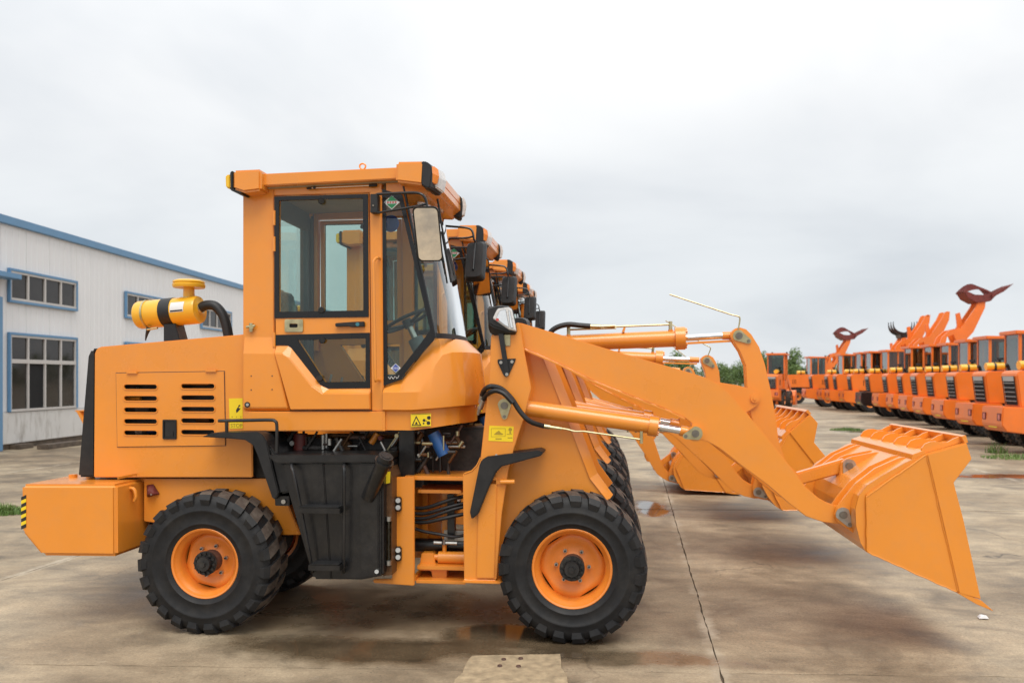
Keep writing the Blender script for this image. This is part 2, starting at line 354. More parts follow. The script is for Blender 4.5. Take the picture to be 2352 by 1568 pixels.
def rrect(x0, x1, z0, z1, r, n=4):
    o = []
    for cx, cz, a0 in ((x1 - r, z1 - r, 0), (x0 + r, z1 - r, 90), (x0 + r, z0 + r, 180), (x1 - r, z0 + r, 270)):
        o += [(cx + r * math.cos(R(a0 + 90 * i / n)), cz + r * math.sin(R(a0 + 90 * i / n))) for i in range(n + 1)]
    return o
def disc(x, z, r, n=20): return [(x + r * math.cos(2 * math.pi * i / n), z + r * math.sin(2 * math.pi * i / n)) for i in range(n)]
def tear(p, q, r0, r1):
    """pin-plate outline: big end at p, small end at q (x, z)"""
    d = Vector((q[0] - p[0], q[1] - p[1])); a = math.atan2(d.y, d.x); o = []
    for i in range(9): b = a + R(100) + R(160) * i / 8; o.append((p[0] + r0 * math.cos(b), p[1] + r0 * math.sin(b)))
    for i in range(6): b = a - R(80) + R(160) * i / 5; o.append((q[0] + r1 * math.cos(b), q[1] + r1 * math.sin(b)))
    return o
# ================================================================== SETTING
YS = 1.0
ground = MB().box(-600, 600, -300, 900, -.5, -.012).build('ground', 'joint'); tag(ground, kind='structure')
# cast concrete slabs, skewed grid fitted to the two joints in view
def slab(i, j, w=1, l=1):
    p = lambda a, b: SO + SA * (SW * a) + SB * (SL * b)
    g = .0048
    n = 70 if (abs(i + .5) < 3 and -2 < j < 4) else 6
    rnd = random.Random(i * 91 + j * 7)
    jit = lambda: rnd.choice((0, 0, 0, -1, 1)) * rnd.uniform(.001, .008) if n > 6 else 0
    c = []
    for k in range(n): q = p(i + w * k / n, j); c.append((q.x + (g if k == 0 else 0), q.y + g + jit()))
    for k in range(n): q = p(i + w, j + l * k / n); c.append((q.x - g + jit(), q.y + (g if k == 0 else 0)))
    for k in range(n): q = p(i + w - w * k / n, j + l); c.append((q.x - (g if k == 0 else 0), q.y - g + jit()))
    for k in range(n): q = p(i, j + l - l * k / n); c.append((q.x + g + jit(), q.y - (g if k == 0 else 0)))
    cx, cy = p(i + .5 * w, j + .5 * l)
    m = MB().ext([(x, y, -.06) for x, y in c], (0, 0, .06 + .0015 * ((i * 3 + j * 5) % 3 - 1)))
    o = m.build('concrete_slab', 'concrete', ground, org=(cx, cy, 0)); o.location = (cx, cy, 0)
for j in range(-1, 5):
    for i in range(-4, 5): slab(i, j)
for j in range(-1, 5):
    slab(-20, j, 16, 1); slab(5, j, 16, 1)
slab(-20, 5, 41, 30); slab(-20, -8, 41, 7)
slab(-80, -8, 60, 43); slab(21, -8, 60, 43)
# ------------------------------------------------------------------ mortar patch with bolts
pp = [gr(x, y)[:2] for x, y in ((1084, 1507), (1120, 1506), (1150, 1505), (1190, 1505.5), (1220, 1504), (1260, 1504), (1287, 1503), (1289, 1520), (1290, 1536), (1302, 1552), (1306, 1580), (1296, 1640), (1056, 1640), (1036, 1585), (1044, 1562), (1062, 1546), (1068, 1528), (1076, 1516))]
pat = tag(MB().ext([(x, y, .004) for x, y in pp], (0, 0, .003)).build('mortar_patch', 'patch', bevel=.004), 'pale square mortar patch with four rusty bolt stubs in the concrete', 'floor patch')
for x, y in ((1157, 1517), (1196, 1515), (1148, 1532), (1191, 1533)):
    q = gr(x, y); MB().cyl((q[0], q[1], .004), (q[0], q[1], .016), .016, .013, 10).build('bolt_stub', 'hubbrown', pat)
# ------------------------------------------------------------------ grass
def tuft(px, py, rad, h, n, label):
    x, y, z = gr(px, py); m = MB()
    for k in range(n):
        a = random.uniform(0, 6.28); d = rad * math.sqrt(random.random()); bx, by = x + d * math.cos(a), y + d * math.sin(a) * .7
        hh = h * random.uniform(.35, 1) * (1 - .6 * d / rad); l = random.uniform(0, 6.28); ln = hh * random.uniform(.2, .8); wd = random.uniform(.004, .009)
        dx, dy = math.cos(l), math.sin(l)
        m.add([(bx - dy * wd, by + dx * wd, 0), (bx + dy * wd, by - dx * wd, 0), (bx + dx * ln * .4 + dy * wd * .7, by + dy * ln * .4 - dx * wd * .7, hh * .65), (bx + dx * ln * .4 - dy * wd * .7, by + dy * ln * .4 + dx * wd * .7, hh * .65), (bx + dx * ln, by + dy * ln, hh)], [(0, 1, 2, 3), (3, 2, 4)])
    o = m.build('grass_tuft', 'grass', org=(x, y, 0)); o.location = (x, y, 0); tag(o, label, 'grass', kind='stuff')
tuft(2, 1178, .34, .17, 900, 'green grass tuft at the left edge of the yard')
tuft(1946, 988, .55, .16, 700, 'low grass tuft in the joint before the machine row')
tuft(2335, 1052, .7, .16, 700, 'thin grass and weeds at the right edge of the yard')
tuft(2290, 1040, .25, .42, 120, 'taller weed beside the right hand machine row')
q = gr(2258, 1420); lm = MB().rings([[(q[0] - .035, q[1] - .02, .003), (q[0] + .03, q[1] - .025, .006), (q[0] + .04, q[1] + .02, .004), (q[0] - .03, q[1] + .03, .008)], [(q[0] - .02, q[1] - .01, .02), (q[0] + .01, q[1] - .015, .032), (q[0] + .03, q[1] + .01, .02), (q[0] - .015, q[1] + .02, .028)]])
tag(lm.build('litter', 'litter', bevel=.003), 'small crumpled white scrap of litter below the bucket tip', 'litter')
# ================================================================== FACTORY BUILDING
YB = math.atan(.0515); CB = (math.cos(YB), math.sin(YB))     # the hall stands at a small angle to the machine rows
BX, BY0, BY1, BT = -12.9, 13.6, 52.4, 5.30
fac = empty('factory_building', (BX, (BY0 + BY1) / 2, 0)); ORG = fac.location.copy()
fac.rotation_euler = (0, 0, YAW - YB); fac.location = Matrix.Rotation(YAW - YB, 3, 'Z') @ fac.location
tag(fac, 'white steel clad factory hall with blue roof edge and blue framed windows', 'building')
def panel_mesh(L, z0, z1):
    pts = []; pitch = L / 4
    for k in range(4):
        a = k * pitch; pts += [(0, a + .005), (0, a + pitch - .062), (.010, a + pitch - .045), (.010, a + pitch - .022), (0, a + pitch - .006)]
    pts = pts + [(-.03, L - .006), (-.03, .005)]
    return MB().ext([(x, y, z0) for x, y in pts], (0, 0, z1 - z0))
pm = panel_mesh(.97, .88, BT).mesh('cladding_panel', 'clad', org=(0, 0, 0))
for k in range(40):
    o = bpy.data.objects.new('cladding_panel', pm); COL.objects.link(o); o.parent = fac; o.location = Vector((BX, BY0 + .97 * k, 0)) - ORG
MB().box(BX - 16, BX - .04, BY0 + .01, BY1 - .01, .10, BT - .1).build('inner_shell', 'clad', fac)
MB().box(BX - .25, BX + .05, BY0, BY1, .13, .87).build('base_wall', 'plaster', fac, bevel=.012)
MB().box(BX - .3, BX + .0, BY0, BY1, -.02, .125).build('plinth', 'wood', fac)
MB().prism([(BX - .3, BT - .02), (BX + .10, BT - .02), (BX + .10, BT + .17), (BX - .3, BT + .20)], BY0 - .2, BY1 + .2).build('eaves_trim', 'bluetrim', fac, bevel=.01)
MB().prism([(BX - .3, BT + .02), (BX - 8, BT + .75), (BX - 16.2, BT + .02)], BY0 - .1, BY1 + .1).build('roof', 'bluetrim', fac)
def win(y0, y1, z0, z1, cols, rails=(), openp=None, sill=False):
    fr = MB(); x = BX + .024; d = .07
    fr.box(x, x + d, y0, y1, z1 - .06, z1).box(x, x + d, y0, y0 + .06, z0, z1 - .06).box(x, x + d, y1 - .06, y1, z0, z1 - .06)
    if not sill: fr.box(x, x + d, y0 + .06, y1 - .06, z0, z0 + .06)
    f = fr.build('window', 'bluetrim', fac, bevel=.006)
    yy = [y0 + .06 + (y1 - y0 - .12) * k / cols for k in range(cols + 1)]
    zs = [z0 + (.0 if sill else .06)] + list(rails) + [z1 - .06]
    for k in range(cols + 1): MB().box(x + .004, x + .05, yy[k] - (.03 if 0 < k < cols else .05 if k else 0), yy[k] + (.03 if 0 < k < cols else 0 if k else .05), zs[0] + .06, zs[-1] - .03).build('mullion', 'winwhite', f, bevel=.004)
    for k, z in enumerate(zs):
        MB().box(x + .006, x + .055, yy[0], yy[-1], z - (.0 if k == 0 else .05), z + (.06 if k == 0 else 0 if k == len(zs) - 1 else .05)).build('rail', 'winwhite', f, bevel=.004)
    for a in range(cols):
        for b in range(len(zs) - 1):
            if openp == (a, b): MB().box(x - .0005, x + .003, yy[a], yy[a + 1], zs[b], zs[b + 1]).build('open_pane_shade', 'dark', f); continue  # black sheet stands for the unlit room behind the open pane
            MB().box(x + .002, x + .012, yy[a] + .03, yy[a + 1] - .03, zs[b] + .03, zs[b + 1] - .03).build('pane', 'winglass', f)
    return f
wa = atx(14, 612, BX, CB)[1]; wb = atx(172, 645, BX, CB)[1]
for k in range(5):
    dy = 4.97 * SF * k
    win(wa + dy, wb + dy, 3.46, 4.27, 4)
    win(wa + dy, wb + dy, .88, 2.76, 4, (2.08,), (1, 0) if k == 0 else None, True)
# blue door frame post and canopy at the left edge
MB().box(BX + .0, BX + .16, wa - .62, wa - .35, 0, 3.55).build('door_post', 'bluetrim', fac, bevel=.01)
MB().box(BX + .03, BX + .40, wa - 3.2, wa - .02, 3.98, 4.10).build('canopy', 'bluetrim', fac, bevel=.01)
ORG = Vector((0, 0, 0))
for px, l_ in ((45, .5), (110, 1.3)):
    q = gr(px, 1030); tag(MB().box(q[0] - .15, q[0] + .15, q[1] - .2, q[1] - .2 + l_, .004, .11).build('timber_block', 'wood', bevel=.01), 'dark timber block lying at the foot of the factory wall, ' + ('nearer the blue post' if l_ < 1 else 'longer one under the window'), 'timber')
# ================================================================== TREES
def tree_meshes(seed, h, w):
    rnd = random.Random(seed); m = MB()
    blobs = [(rnd.uniform(-w, w) * .6, rnd.uniform(-w, w) * .5, h * rnd.uniform(.12, .86), rnd.uniform(.30, .5) * w) for _ in range(20)]
    for bx, by, bz, br in blobs:
        for _ in range(150):
            d = Vector((rnd.gauss(0, 1), rnd.gauss(0, 1), rnd.gauss(0, .9))).normalized() * br * rnd.uniform(.55, 1.12)
            p = Vector((bx, by, bz)) + d; s_ = rnd.uniform(.09, .20)
            a = Vector((rnd.gauss(0, 1), rnd.gauss(0, 1), rnd.gauss(0, 1))).normalized(); b = a.cross(Vector((rnd.gauss(0, 1), rnd.gauss(0, 1), rnd.gauss(0, 1)))).normalized()
            m.add([p - a * s_, p + b * s_ * .5, p + a * s_, p - b * s_ * .5], [(0, 1, 2, 3)])
    t = MB().tube([(0, 0, -.05), (.05, 0, h * .25), (-.04, .05, h * .5), (0, 0, h * .8)], .10, 7, 3)
    for k in range(5):
        b = blobs[k]; t.tube([(0, 0, h * .3), (b[0] * .5, b[1] * .5, (h * .3 + b[2]) / 2 + .2), b[:3]], .045, 6, 3)
    return m.mesh('crown', 'leaf', org=(0, 0, 0)), t.mesh('trunk', 'bark', smooth=True, org=(0, 0, 0))
TM = [tree_meshes(k, hh, ww) for k, (hh, ww) in enumerate(((5.2, 2.2), (4.5, 2.6), (5.8, 2.0), (4.0, 2.4)))]
def tree(x, y, k, sc, rz, label):
    r = empty('broadleaf_tree', (x, y, -.03), rz); tag(r, label, 'tree', 'trees along the far edge of the yard'); r.scale = (sc, sc, sc)
    for me, nm in zip(TM[k], ('crown', 'trunk')):
        o = bpy.data.objects.new(nm, me); COL.objects.link(o); o.parent = r
for k in range(30):
    x, y = deep(1540 + 28 * k + random.uniform(-12, 12), random.uniform(104, 128))
    tree(x, y, random.randrange(4), random.uniform(.75, 1.02), random.uniform(0, 6), 'green broadleaf tree in the distant belt behind the parked machines')
# ================================================================== WHEELS (axis Y, outer face towards -Y)
TR = .4725
def wheel_meshes(rr, nl):
    ty = MB(); half = [(rr - .004, .105), (rr + .004, .130), (rr + .030, .139), (rr + .034, .1435), (rr + .040, .1435), (rr + .045, .141), (.345, .150), (.352, .1545), (.360, .1545), (.366, .1505), (.395, .1495), (.425, .140), (.450, .118), (.4585, .06), (.460, 0)]
    ty.lathe([(r, -h) for r, h in half] + [(r, h) for r, h in half[-2::-1]], (0, 0, 0), 66)
    B = [(-.004, .450), (.07, .450), (.118, .440), (.136, .416), (.144, .392)]
    O = [(-.004, TR), (.078, TR), (.140, .464), (.1585, .430), (.152, .394)]
    K = [0, .045, .085, .10, .105]; HW = [.088, .092, .098, .092, .080]
    for sd_ in (-1, 1):
        for k in range(nl):
            a0 = 2 * math.pi * (k + (.5 if sd_ > 0 else 0)) / nl; rs = []
            for (by, br), (oy, orr), kk, hw in zip(B, O, K, HW):
                f = lambda y, r, a: (r * math.cos(a), sd_ * y, r * math.sin(a))
                a = a0 + kk * sd_ * 1.0
                rs.append([f(by, br, a - hw), f(by, br, a + hw), f(oy, orr, a + hw * .86), f(oy, orr, a - hw * .86)])
            for i in range(4):
                v = rs[i] + rs[i + 1]; ty.add(v, [(0, 1, 5, 4), (1, 2, 6, 5), (3, 0, 4, 7)], 0); ty.add(v, [(2, 3, 7, 6)], 1 if i < 2 else 0)
            ty.add(rs[0], [(0, 1, 2, 3)]); ty.add(rs[-1], [(3, 2, 1, 0)])
    tm = ty.mesh('tyre', ['rubber', 'rubberdust'], smooth=True, org=(0, 0, 0))
    rm = MB(); rm.lathe([(rr - .02, .12), (rr + .004, .125), (rr + .006, .118), (rr - .012, .10), (rr - .03, .05), (rr - .035, -.04), (rr - .032, -.075), (rr - .020, -.108), (rr + .002, -.118), (rr + .006, -.126), (rr - .001, -.131), (rr - .012, -.126), (rr - .022, -.106), (rr - .034, -.098), (rr - .042, -.075), (rr - .045, .0), (rr - .042, .11)], (0, 0, 0), 56)
    # dished centre disc with four shallow cut-aways
    n = 64; rs = []
    for r0, y in ((1., -.022), (.93, -.030), (.78, -.030), (.70, -.022), (.45, -.022), (.36, -.030)):
        ring = []
        for i in range(n):
            a = 2 * math.pi * i / n; q = abs(((a + math.pi / 4) % (math.pi / 2)) - math.pi / 4)
            rad = (rr - .043) if r0 < .9 else min(rr - .043, (rr - .058) / math.cos(((a - math.pi / 4 + math.pi / 4) % (math.pi / 2)) - math.pi / 4))
            ring.append((rad * r0 * math.cos(a + .1), y, rad * r0 * math.sin(a + .1)))
        rs.append(ring)
    rm.rings(rs, cap=False)
    rmesh = rm.mesh('wheel', 'rimorange', smooth=True, org=(0, 0, 0))
    hb = MB(); hb.cyl((0, -.01, 0), (0, -.10, 0), .075, .072, 24, 1).cyl((0, -.10, 0), (0, -.118, 0), .080, n=24).cyl((0, -.118, 0), (0, -.150, 0), .052, .046, 20).cyl((0, -.15, 0), (0, -.165, 0), .02, n=8)
    for i in range(12):
        a = i * math.pi / 6; hb.cyl((.066 * math.cos(a), -.118, .066 * math.sin(a)), (.066 * math.cos(a), -.133, .066 * math.sin(a)), .010, n=6)
    for i in range(6):
        a = i * math.pi / 3 + .25; hb.cyl((.105 * math.cos(a), -.02, .105 * math.sin(a)), (.105 * math.cos(a), -.042, .105 * math.sin(a)), .0125, n=6, mi=2).cyl((.105 * math.cos(a), -.042, .105 * math.sin(a)), (.105 * math.cos(a), -.056, .105 * math.sin(a)), .006, n=6)
    hm = hb.mesh('hub', ['hub', 'hubbrown', 'zincw'], smooth=True, org=(0, 0, 0))
    dm = MB().cyl((0, .02, 0), (0, .04, 0), rr - .046, n=32).mesh('brake_drum', 'hub', org=(0, 0, 0))
    return rmesh, tm, hm, dm
WM = wheel_meshes(.250, 23)
WMR = wheel_meshes(.232, 23)
def wheel(parent, x, y, far, spin, wm=None, sc=1.0):
    wm = wm or WM
    w_ = bpy.data.objects.new('wheel', wm[0]); COL.objects.link(w_); w_.parent = parent
    w_.location = (x, y * YS, TR * sc - .004); w_.scale = (sc, sc * YS, sc)
    w_.rotation_euler = (0, spin, math.pi if far else 0)
    for me, nm in zip(wm[1:], ('tyre', 'hub', 'brake_drum')):
        o = bpy.data.objects.new(nm, me); COL.objects.link(o); o.parent = w_
    return w_
# ================================================================== MAIN LOADER (measured off the photograph, near side at Y about 5)
YS = SF; XO = at(1012, 880, 5.1)[0] + .914
LO = Vector((-1.45, YC * YS, 0))
ldr = empty('wheel_loader', LO); ORG = LO
def pt(x, y, Y): return Vector(at(x, y, Y))
OR = 'orange'
# ---- wheels
fw = pt(1314, 1313, 5.0); rw = pt(478, 1307, 4.97)
FY, RY = 4.962 + .15, 4.90 + .15
for (x, yn, wm) in ((fw.x, FY, WM), (rw.x, RY, WMR)):
    k_ = 1.018 if wm is WM else .995
    wheel(ldr, x - LO.x, yn - YC, False, .3 if wm is WM else 1.1, wm, k_); wheel(ldr, x - LO.x, 2 * YC - yn - YC, True, .9, wm, k_)
    MB().cyl((x, yn + .05, TR), (x, 2 * YC - yn - .05, TR), .07).cyl((x, YC - .14, TR), (x, YC + .14, TR), .14, n=16).build('axle', OR, ldr, smooth=True)
# ---- counterweight
cy0 = 4.92
cw = MB().prism(P(cy0, (47, 1112), (62, 1112), (266, 1112), (267, 1278), (94, 1276), (47, 1219)), cy0, 2 * YC - cy0).build('counterweight', OR, ldr, bevel=.022, seg=3)
for k in range(9):
    y0 = 1138 + k * 8.3; x0 = 48.5
    MB().prism(P(cy0 - .0035, (x0, y0 + 3), (x0 + 11, y0 - 2), (x0 + 11, y0 + 5.8), (x0, y0 + 10.8)), cy0 - .0035, cy0 - .001).build('hazard_stripe', 'ink' if k % 2 == 0 else 'sticker', cw)
xr = at(266, 1100, cy0)[0]
hk = Vector(atx(299, 1130, xr)); hk.y /= YS; MB().tube([hk + Vector((-.01, 0, .03)), hk + Vector((.03, 0, .02)), hk + Vector((.042, 0, -.03)), hk + Vector((.03, 0, -.06))], .012, 8, 4).build('lifting_hook', OR, cw, smooth=True)
MB().box(xr - .001, xr + .004, 4.94, 5.20, 1.015, 1.03).build('seam_weld', OR, cw)
zt_ = at(100, 1112, cy0)[2]
for px in (168, 208): q = at(px, 1098, 5.3); MB().cyl((q[0], 5.3, zt_ - .005), (q[0], 5.3, zt_ + .022), .03, n=10).build('filler_plug', OR, cw, bevel=.004)
# ---- hood
hy = 5.15; H2 = 2 * YC - hy
louv = []
for col, (xa, xb) in enumerate(((287, 362), (418, 494))):
    for k in range(5):
        y = 888 + 26.3 * k - (1.5 if col else 0); a = at(xa, y, hy); b = at(xb, y, hy)
        louv.append(rrect(a[0], b[0], a[2] - .0155, a[2] + .0155, .015, 4))
side = P(hy, (217, 812), (222, 800), (232, 796), (578, 766), (580, 1096), (215, 1096))
opening = P(hy, (276, 866), (508, 862), (510, 1012), (279, 1015))
hood_gap = None
hood = MB().holes(side, [opening], hy, hy + .02).holes(side, [], H2 - .02, H2)
tp = P(hy, (217, 812), (222, 800), (232, 796), (578, 766)); tl = P(hy, (221, 812), (226, 806), (234, 803), (578, 773))
hood.prism(tp + tl[::-1], hy + .02, H2 - .02)
hood = hood.build('hood', OR, ldr, bevel=.006)
MB().holes(P(hy, (266.4, 855.4), (516.6, 851.4), (519.6, 1023.6), (269.4, 1026.6)), [P(hy, (268, 857), (515, 853), (518, 1022), (271, 1025))], hy - .0022, hy - .0002).build('door_gap_shade', 'hubbrown', hood)  # dark strip painted in for the shaded gap round the door
dr = MB().holes(P(hy, (268, 857), (515, 853), (518, 1022), (271, 1025)), louv, hy - .007, hy - .001).build('access_door', OR, hood)
for lv in louv:      # raised pressed rim round every louvre slot
    x0, x1 = min(p[0] for p in lv), max(p[0] for p in lv); z0, z1 = min(p[1] for p in lv), max(p[1] for p in lv)
    MB().holes(rrect(x0 - .008, x1 + .008, z0 - .008, z1 + .008, .022), [rrect(x0, x1, z0, z1, .015)], hy - .0115, hy - .0068).build('louvre_rim', OR, hood, bevel=.002)
for px, py in ((306, 856), (487, 852)):
    q = at(px, py, hy); MB().box(q[0] - .04, q[0] + .04, hy - .02, hy - .0075, q[2] - .008, q[2] + .010).build('hinge', OR, hood, bevel=.004)
a = at(376, 963, hy); b = at(408, 1008, hy)
lt = MB().holes(rrect(a[0], b[0], b[2], a[2], .008), [rrect(a[0] + .012, b[0] - .012, b[2] + .012, a[2] - .012, .005)], hy - .018, hy - .0075).build('door_latch', 'black', hood, bevel=.003)
MB().box(a[0] + .008, b[0] - .008, hy - .0095, hy - .0074, b[2] + .008, a[2] - .008).box(a[0] + .025, b[0] - .025, hy - .014, hy - .0095, b[2] + .02, b[2] + .05).build('latch_plate', 'blackpaint', lt)
MB().prism(P(hy, (218, 799), (206, 801), (198, 818), (186, 960), (175, 1096), (216, 1096)), hy + .012, H2 - .012).build('rear_grille', 'black', ldr, bevel=.015)
a = at(600, 1000, 5.3)
eng = MB(); q0 = at(300, 1080, 5.4); q1 = at(560, 860, 5.4)
eng.box(q0[0], q1[0], 5.27, 5.8, q0[2], q1[2] - .05).build('engine_block', 'engine', ldr, bevel=.02)
for i, (px, py, dx, dz, mt) in enumerate(((300, 890, .12, .05, 'zincw'), (335, 935, .10, .16, 'engine'), (350, 985, .05, .1, 'bluefilter'), (450, 880, .2, .03, OR), (300, 915, .16, .015, OR), (470, 960, .1, .1, 'bronze'), (330, 990, .05, .2, 'zincw'))):
    q = at(px, py, 5.24); MB().cyl((q[0] - dx / 2, 5.235, q[2]), (q[0] + dx / 2, 5.235, q[2]), max(.014, dz * .3), n=10).build('engine_fitting', mt, ldr, smooth=True)
# ---- rear frame
ry_ = 5.205
MB().prism(P(ry_, (330, 1099), (640, 1099), (662, 1160), (690, 1228), (560, 1228), (330, 1197)), ry_, ry_ + .03).both('rear_frame', OR, ldr, bevel=.006)
MB().prism(P(ry_, (180, 1099), (640, 1099), (640, 1110), (180, 1110)), ry_ + .03, 2 * YC - ry_ - .03).build('frame_deck', OR, ldr)
MB().prism(P(5.3, (330, 1195), (600, 1195), (600, 1215), (330, 1215)), 5.3, 5.8).build('frame_crossbeam', 'blackpaint', ldr)
q = pt(352, 1126, ry_)
MB().add([(q.x - .05, ry_ - .002, q.z + .04), (q.x + .005, ry_ - .002, q.z + .05), (q.x + .055, ry_ - .002, q.z - .025), (q.x - .045, ry_ - .002, q.z - .05), (q.x - .01, ry_ - .05, q.z + .012), (q.x + .028, ry_ - .045, q.z - .02), (q.x - .02, ry_ - .05, q.z - .022)], [(0, 1, 4), (1, 2, 5, 4), (2, 3, 6, 5), (3, 0, 4, 6), (4, 5, 6), (3, 2, 1, 0)]).cyl((q.x + .02, ry_ - .045, q.z - .018), (q.x + .02, ry_ - .058, q.z - .018), .012, n=8, mi=1).build('tow_lug', ['darkred', 'zincw'], ldr, bevel=.005)
# ---- fuel tank with steps
ty0 = 4.93
tank = MB().loft(P(ty0, (650, 1062), (880, 1060), (880, 1322), (830, 1331), (720, 1330), (662, 1130)), ty0, P(ty0, (640, 1062), (884, 1060), (884, 1322), (830, 1331), (700, 1330), (650, 1130)), 5.24).build('fuel_tank', 'blackpaint', ldr, bevel=.014)
MB().prism(P(ty0 - .03, (616, 1045), (884, 1044), (880, 1061), (640, 1063), (628, 1060)), ty0 - .03, 5.26).build('tread_plate', 'blackpaint', tank, bevel=.005)
MB().prism(P(ty0, (712, 1064), (744, 1064), (762, 1328), (736, 1328)), ty0 - .012, ty0 + .02).build('tank_panel', 'blackpaint', tank, bevel=.006)
MB().prism(P(ty0, (824, 1064), (872, 1064), (872, 1320), (830, 1326)), ty0 - .016, ty0 + .02).build('tank_panel', 'blackpaint', tank, bevel=.008)
for (xt, xb) in ((671, 716), (791, 789)):
    MB().tube([pt(xt, 1062, ty0), pt(xt - 1, 1072, ty0 - .05), pt(xt + (xb - xt) * .1, 1090, ty0 - .07), pt((xt + xb) / 2, 1180, ty0 - .07), pt(xb, 1300, ty0 - .06), pt(xb, 1312, ty0 - .01)], .011, 8, 4).build('step_rail', 'blackpaint', tank, smooth=True)
for (xa, xb, yy) in ((692, 788, 1162), (716, 788, 1292)):
    a, b = at(xa, yy, ty0 - .06), at(xb, yy, ty0 - .06)
    MB().box(a[0], b[0], ty0 - .12, ty0 + .01, a[2] - .035, a[2]).box(a[0] + .01, b[0] - .01, ty0 - .118, ty0, a[2] + .001, a[2] + .006, 1).build('step', ['blackpaint', 'black'], tank, bevel=.004)
nk = MB().cyl(pt(846, 1142, ty0 - .0), pt(882, 1060, ty0 - .10), .047, .047, 22).cyl(pt(881, 1063, ty0 - .098), pt(883, 1058, ty0 - .104), .062, n=22).build('filler_neck', 'blackpaint', tank, smooth=True)
MB().cyl(pt(882, 1060, ty0 - .10), pt(887, 1047, ty0 - .115), .05, .047, 22).cyl(pt(887, 1047, ty0 - .115), pt(887.5, 1045.5, ty0 - .117), .03, n=16).build('filler_cap', 'black', tank, smooth=True)
q = pt(893, 1315, ty0); MB().cyl(pt(885 - 20, 1312, ty0), pt(885 - 20, 1312, ty0 - .03), .014, n=8).build('drain_plug', 'zincw', tank)
# ---- rear fender with grab rail
fy = 4.97
fen = MB().prism(P(fy, (463, 1003), (486, 994), (590, 991), (603, 998), (611, 1012), (640, 1133), (632, 1147), (625, 1144), (592, 1048), (581, 1022), (562, 1010), (530, 1007)), fy, 5.32).build('fender', 'black', ldr, bevel=.006)
MB().prism(P(fy, (612, 1020), (650, 1064), (672, 1120), (666, 1130), (640, 1136), (630, 1100)), fy + .02, 5.3).build('fender_skirt', 'black', fen, bevel=.012)
MB().prism(P(fy, (640, 1060), (660, 1064), (682, 1110), (676, 1124), (655, 1124)), fy + .0, 5.28).build('fender_skirt', 'black', fen, bevel=.015)
MB().tube([pt(502, 966, fy + .02), pt(560, 965, fy + .02), pt(618, 964, fy + .02), pt(632, 967, fy + .02), pt(636, 980, fy + .02), pt(636, 1040, fy + .02)], .0115, 8, 4).tube([pt(521, 967, fy + .02), pt(521, 993, fy + .02)], .011, 8, 1).build('grab_rail', 'blackpaint', ldr, smooth=True)
q = pt(642, 1153, fy); MB().box(q.x - .05, q.x + .05, fy + .04, 5.2, q.z - .03, q.z + .035).cyl((q.x + .015, fy + .04, q.z), (q.x + .015, fy + .025, q.z), .02, n=8, mi=1).build('fender_bracket', ['blackpaint', 'zincw'], ldr, bevel=.004)
MB().prism(P(5.2, (582, 1010), (600, 1010), (640, 1098), (582, 1098)), 5.25, 5.3).build('side_gap_plate', 'engine', ldr)
# ---- articulation hitch of the rear frame
ay = 5.12
hit = MB().prism(P(ay, (900, 1096), (951, 1094), (951, 1345), (857, 1338), (857, 1330), (900, 1330)), ay, ay + .03).build('hitch_plate', OR, ldr, bevel=.006)
q0, q1 = at(930, 1094, ay), at(951, 1345, ay)
for bx_ in ((q1[0] - .03, q1[0], ay + .03, 2 * YC - ay - .03, q1[2] + .02, q1[2] + .05), (q1[0] - .08, q1[0] + .36, ay + .05, 2 * YC - ay - .05, q0[2] - .03, q0[2] - .002), (q1[0], q1[0] + .30, ay + .10, 2 * YC - ay - .10, q0[2] - .125, q0[2] - .10), (q1[0], q1[0] + .34, ay + .08, 2 * YC - ay - .08, q1[2] + .09, q1[2] + .12), (q1[0], q1[0] + .34, ay + .05, 2 * YC - ay - .05, q1[2] + .005, q1[2] + .03)): MB().box(*bx_).build('hitch_shelf', OR, ldr, bevel=.004)
MB().box(q1[0] - .02, q1[0] + .02, YC - .12, YC - .09, q1[2], q0[2] - .1).box(q1[0] + .14, q1[0] + .18, YC - .2, YC - .16, q1[2], q0[2] - .1).box(q1[0] - .3, q1[0] + .1, YC - .05, YC - .02, q1[2] + .1, q0[2] - .13).build('hitch_web', OR, ldr, bevel=.004)
MB().box(q1[0] + .19, q1[0] + .24, YC - .26, YC - .2, q0[2] - .45, q0[2] - .14).build('hitch_post', 'blackpaint', ldr, bevel=.004)
a, b = at(953, 1300, 5.3), at(985, 1265, 5.3)
MB().prism(P(5.25, (962, 1310), (968, 1270), (996, 1270), (1000, 1298), (1026, 1300), (1026, 1335), (995, 1335), (990, 1310)), 5.25, 5.33).build('cylinder_lug', OR, ldr, bevel=.005)
MB().cyl(pt(1008, 1279, 5.28), pt(1150, 1282, 5.28), .042, n=18).cyl(pt(980, 1277, 5.28), pt(1010, 1279, 5.28), .022, n=12).cyl(pt(1021, 1275, 5.28), pt(1021, 1250, 5.28), .016, n=10).build('steering_cylinder', OR, ldr, smooth=True)
MB().cyl(pt(945, 1250, 5.36), pt(1150, 1253, 5.36), .046, n=18).build('drive_shaft', 'blackpaint', ldr, smooth=True)
MB().cyl(pt(997, 1245, 5.26), pt(1015, 1246, 5.26), .013, n=8).cyl(pt(1024, 1246, 5.26), pt(1050, 1247, 5.26), .013, n=8).cyl(pt(1020, 1250, 5.26), pt(1020, 1238, 5.26), .01, n=8).box(*(lambda a, b: (a[0], b[0], 5.33, 5.37, b[2], a[2]))(at(1020, 1217, 5.33), at(1080, 1242, 5.33))).build('hose_union', 'zincw', ldr, smooth=True)
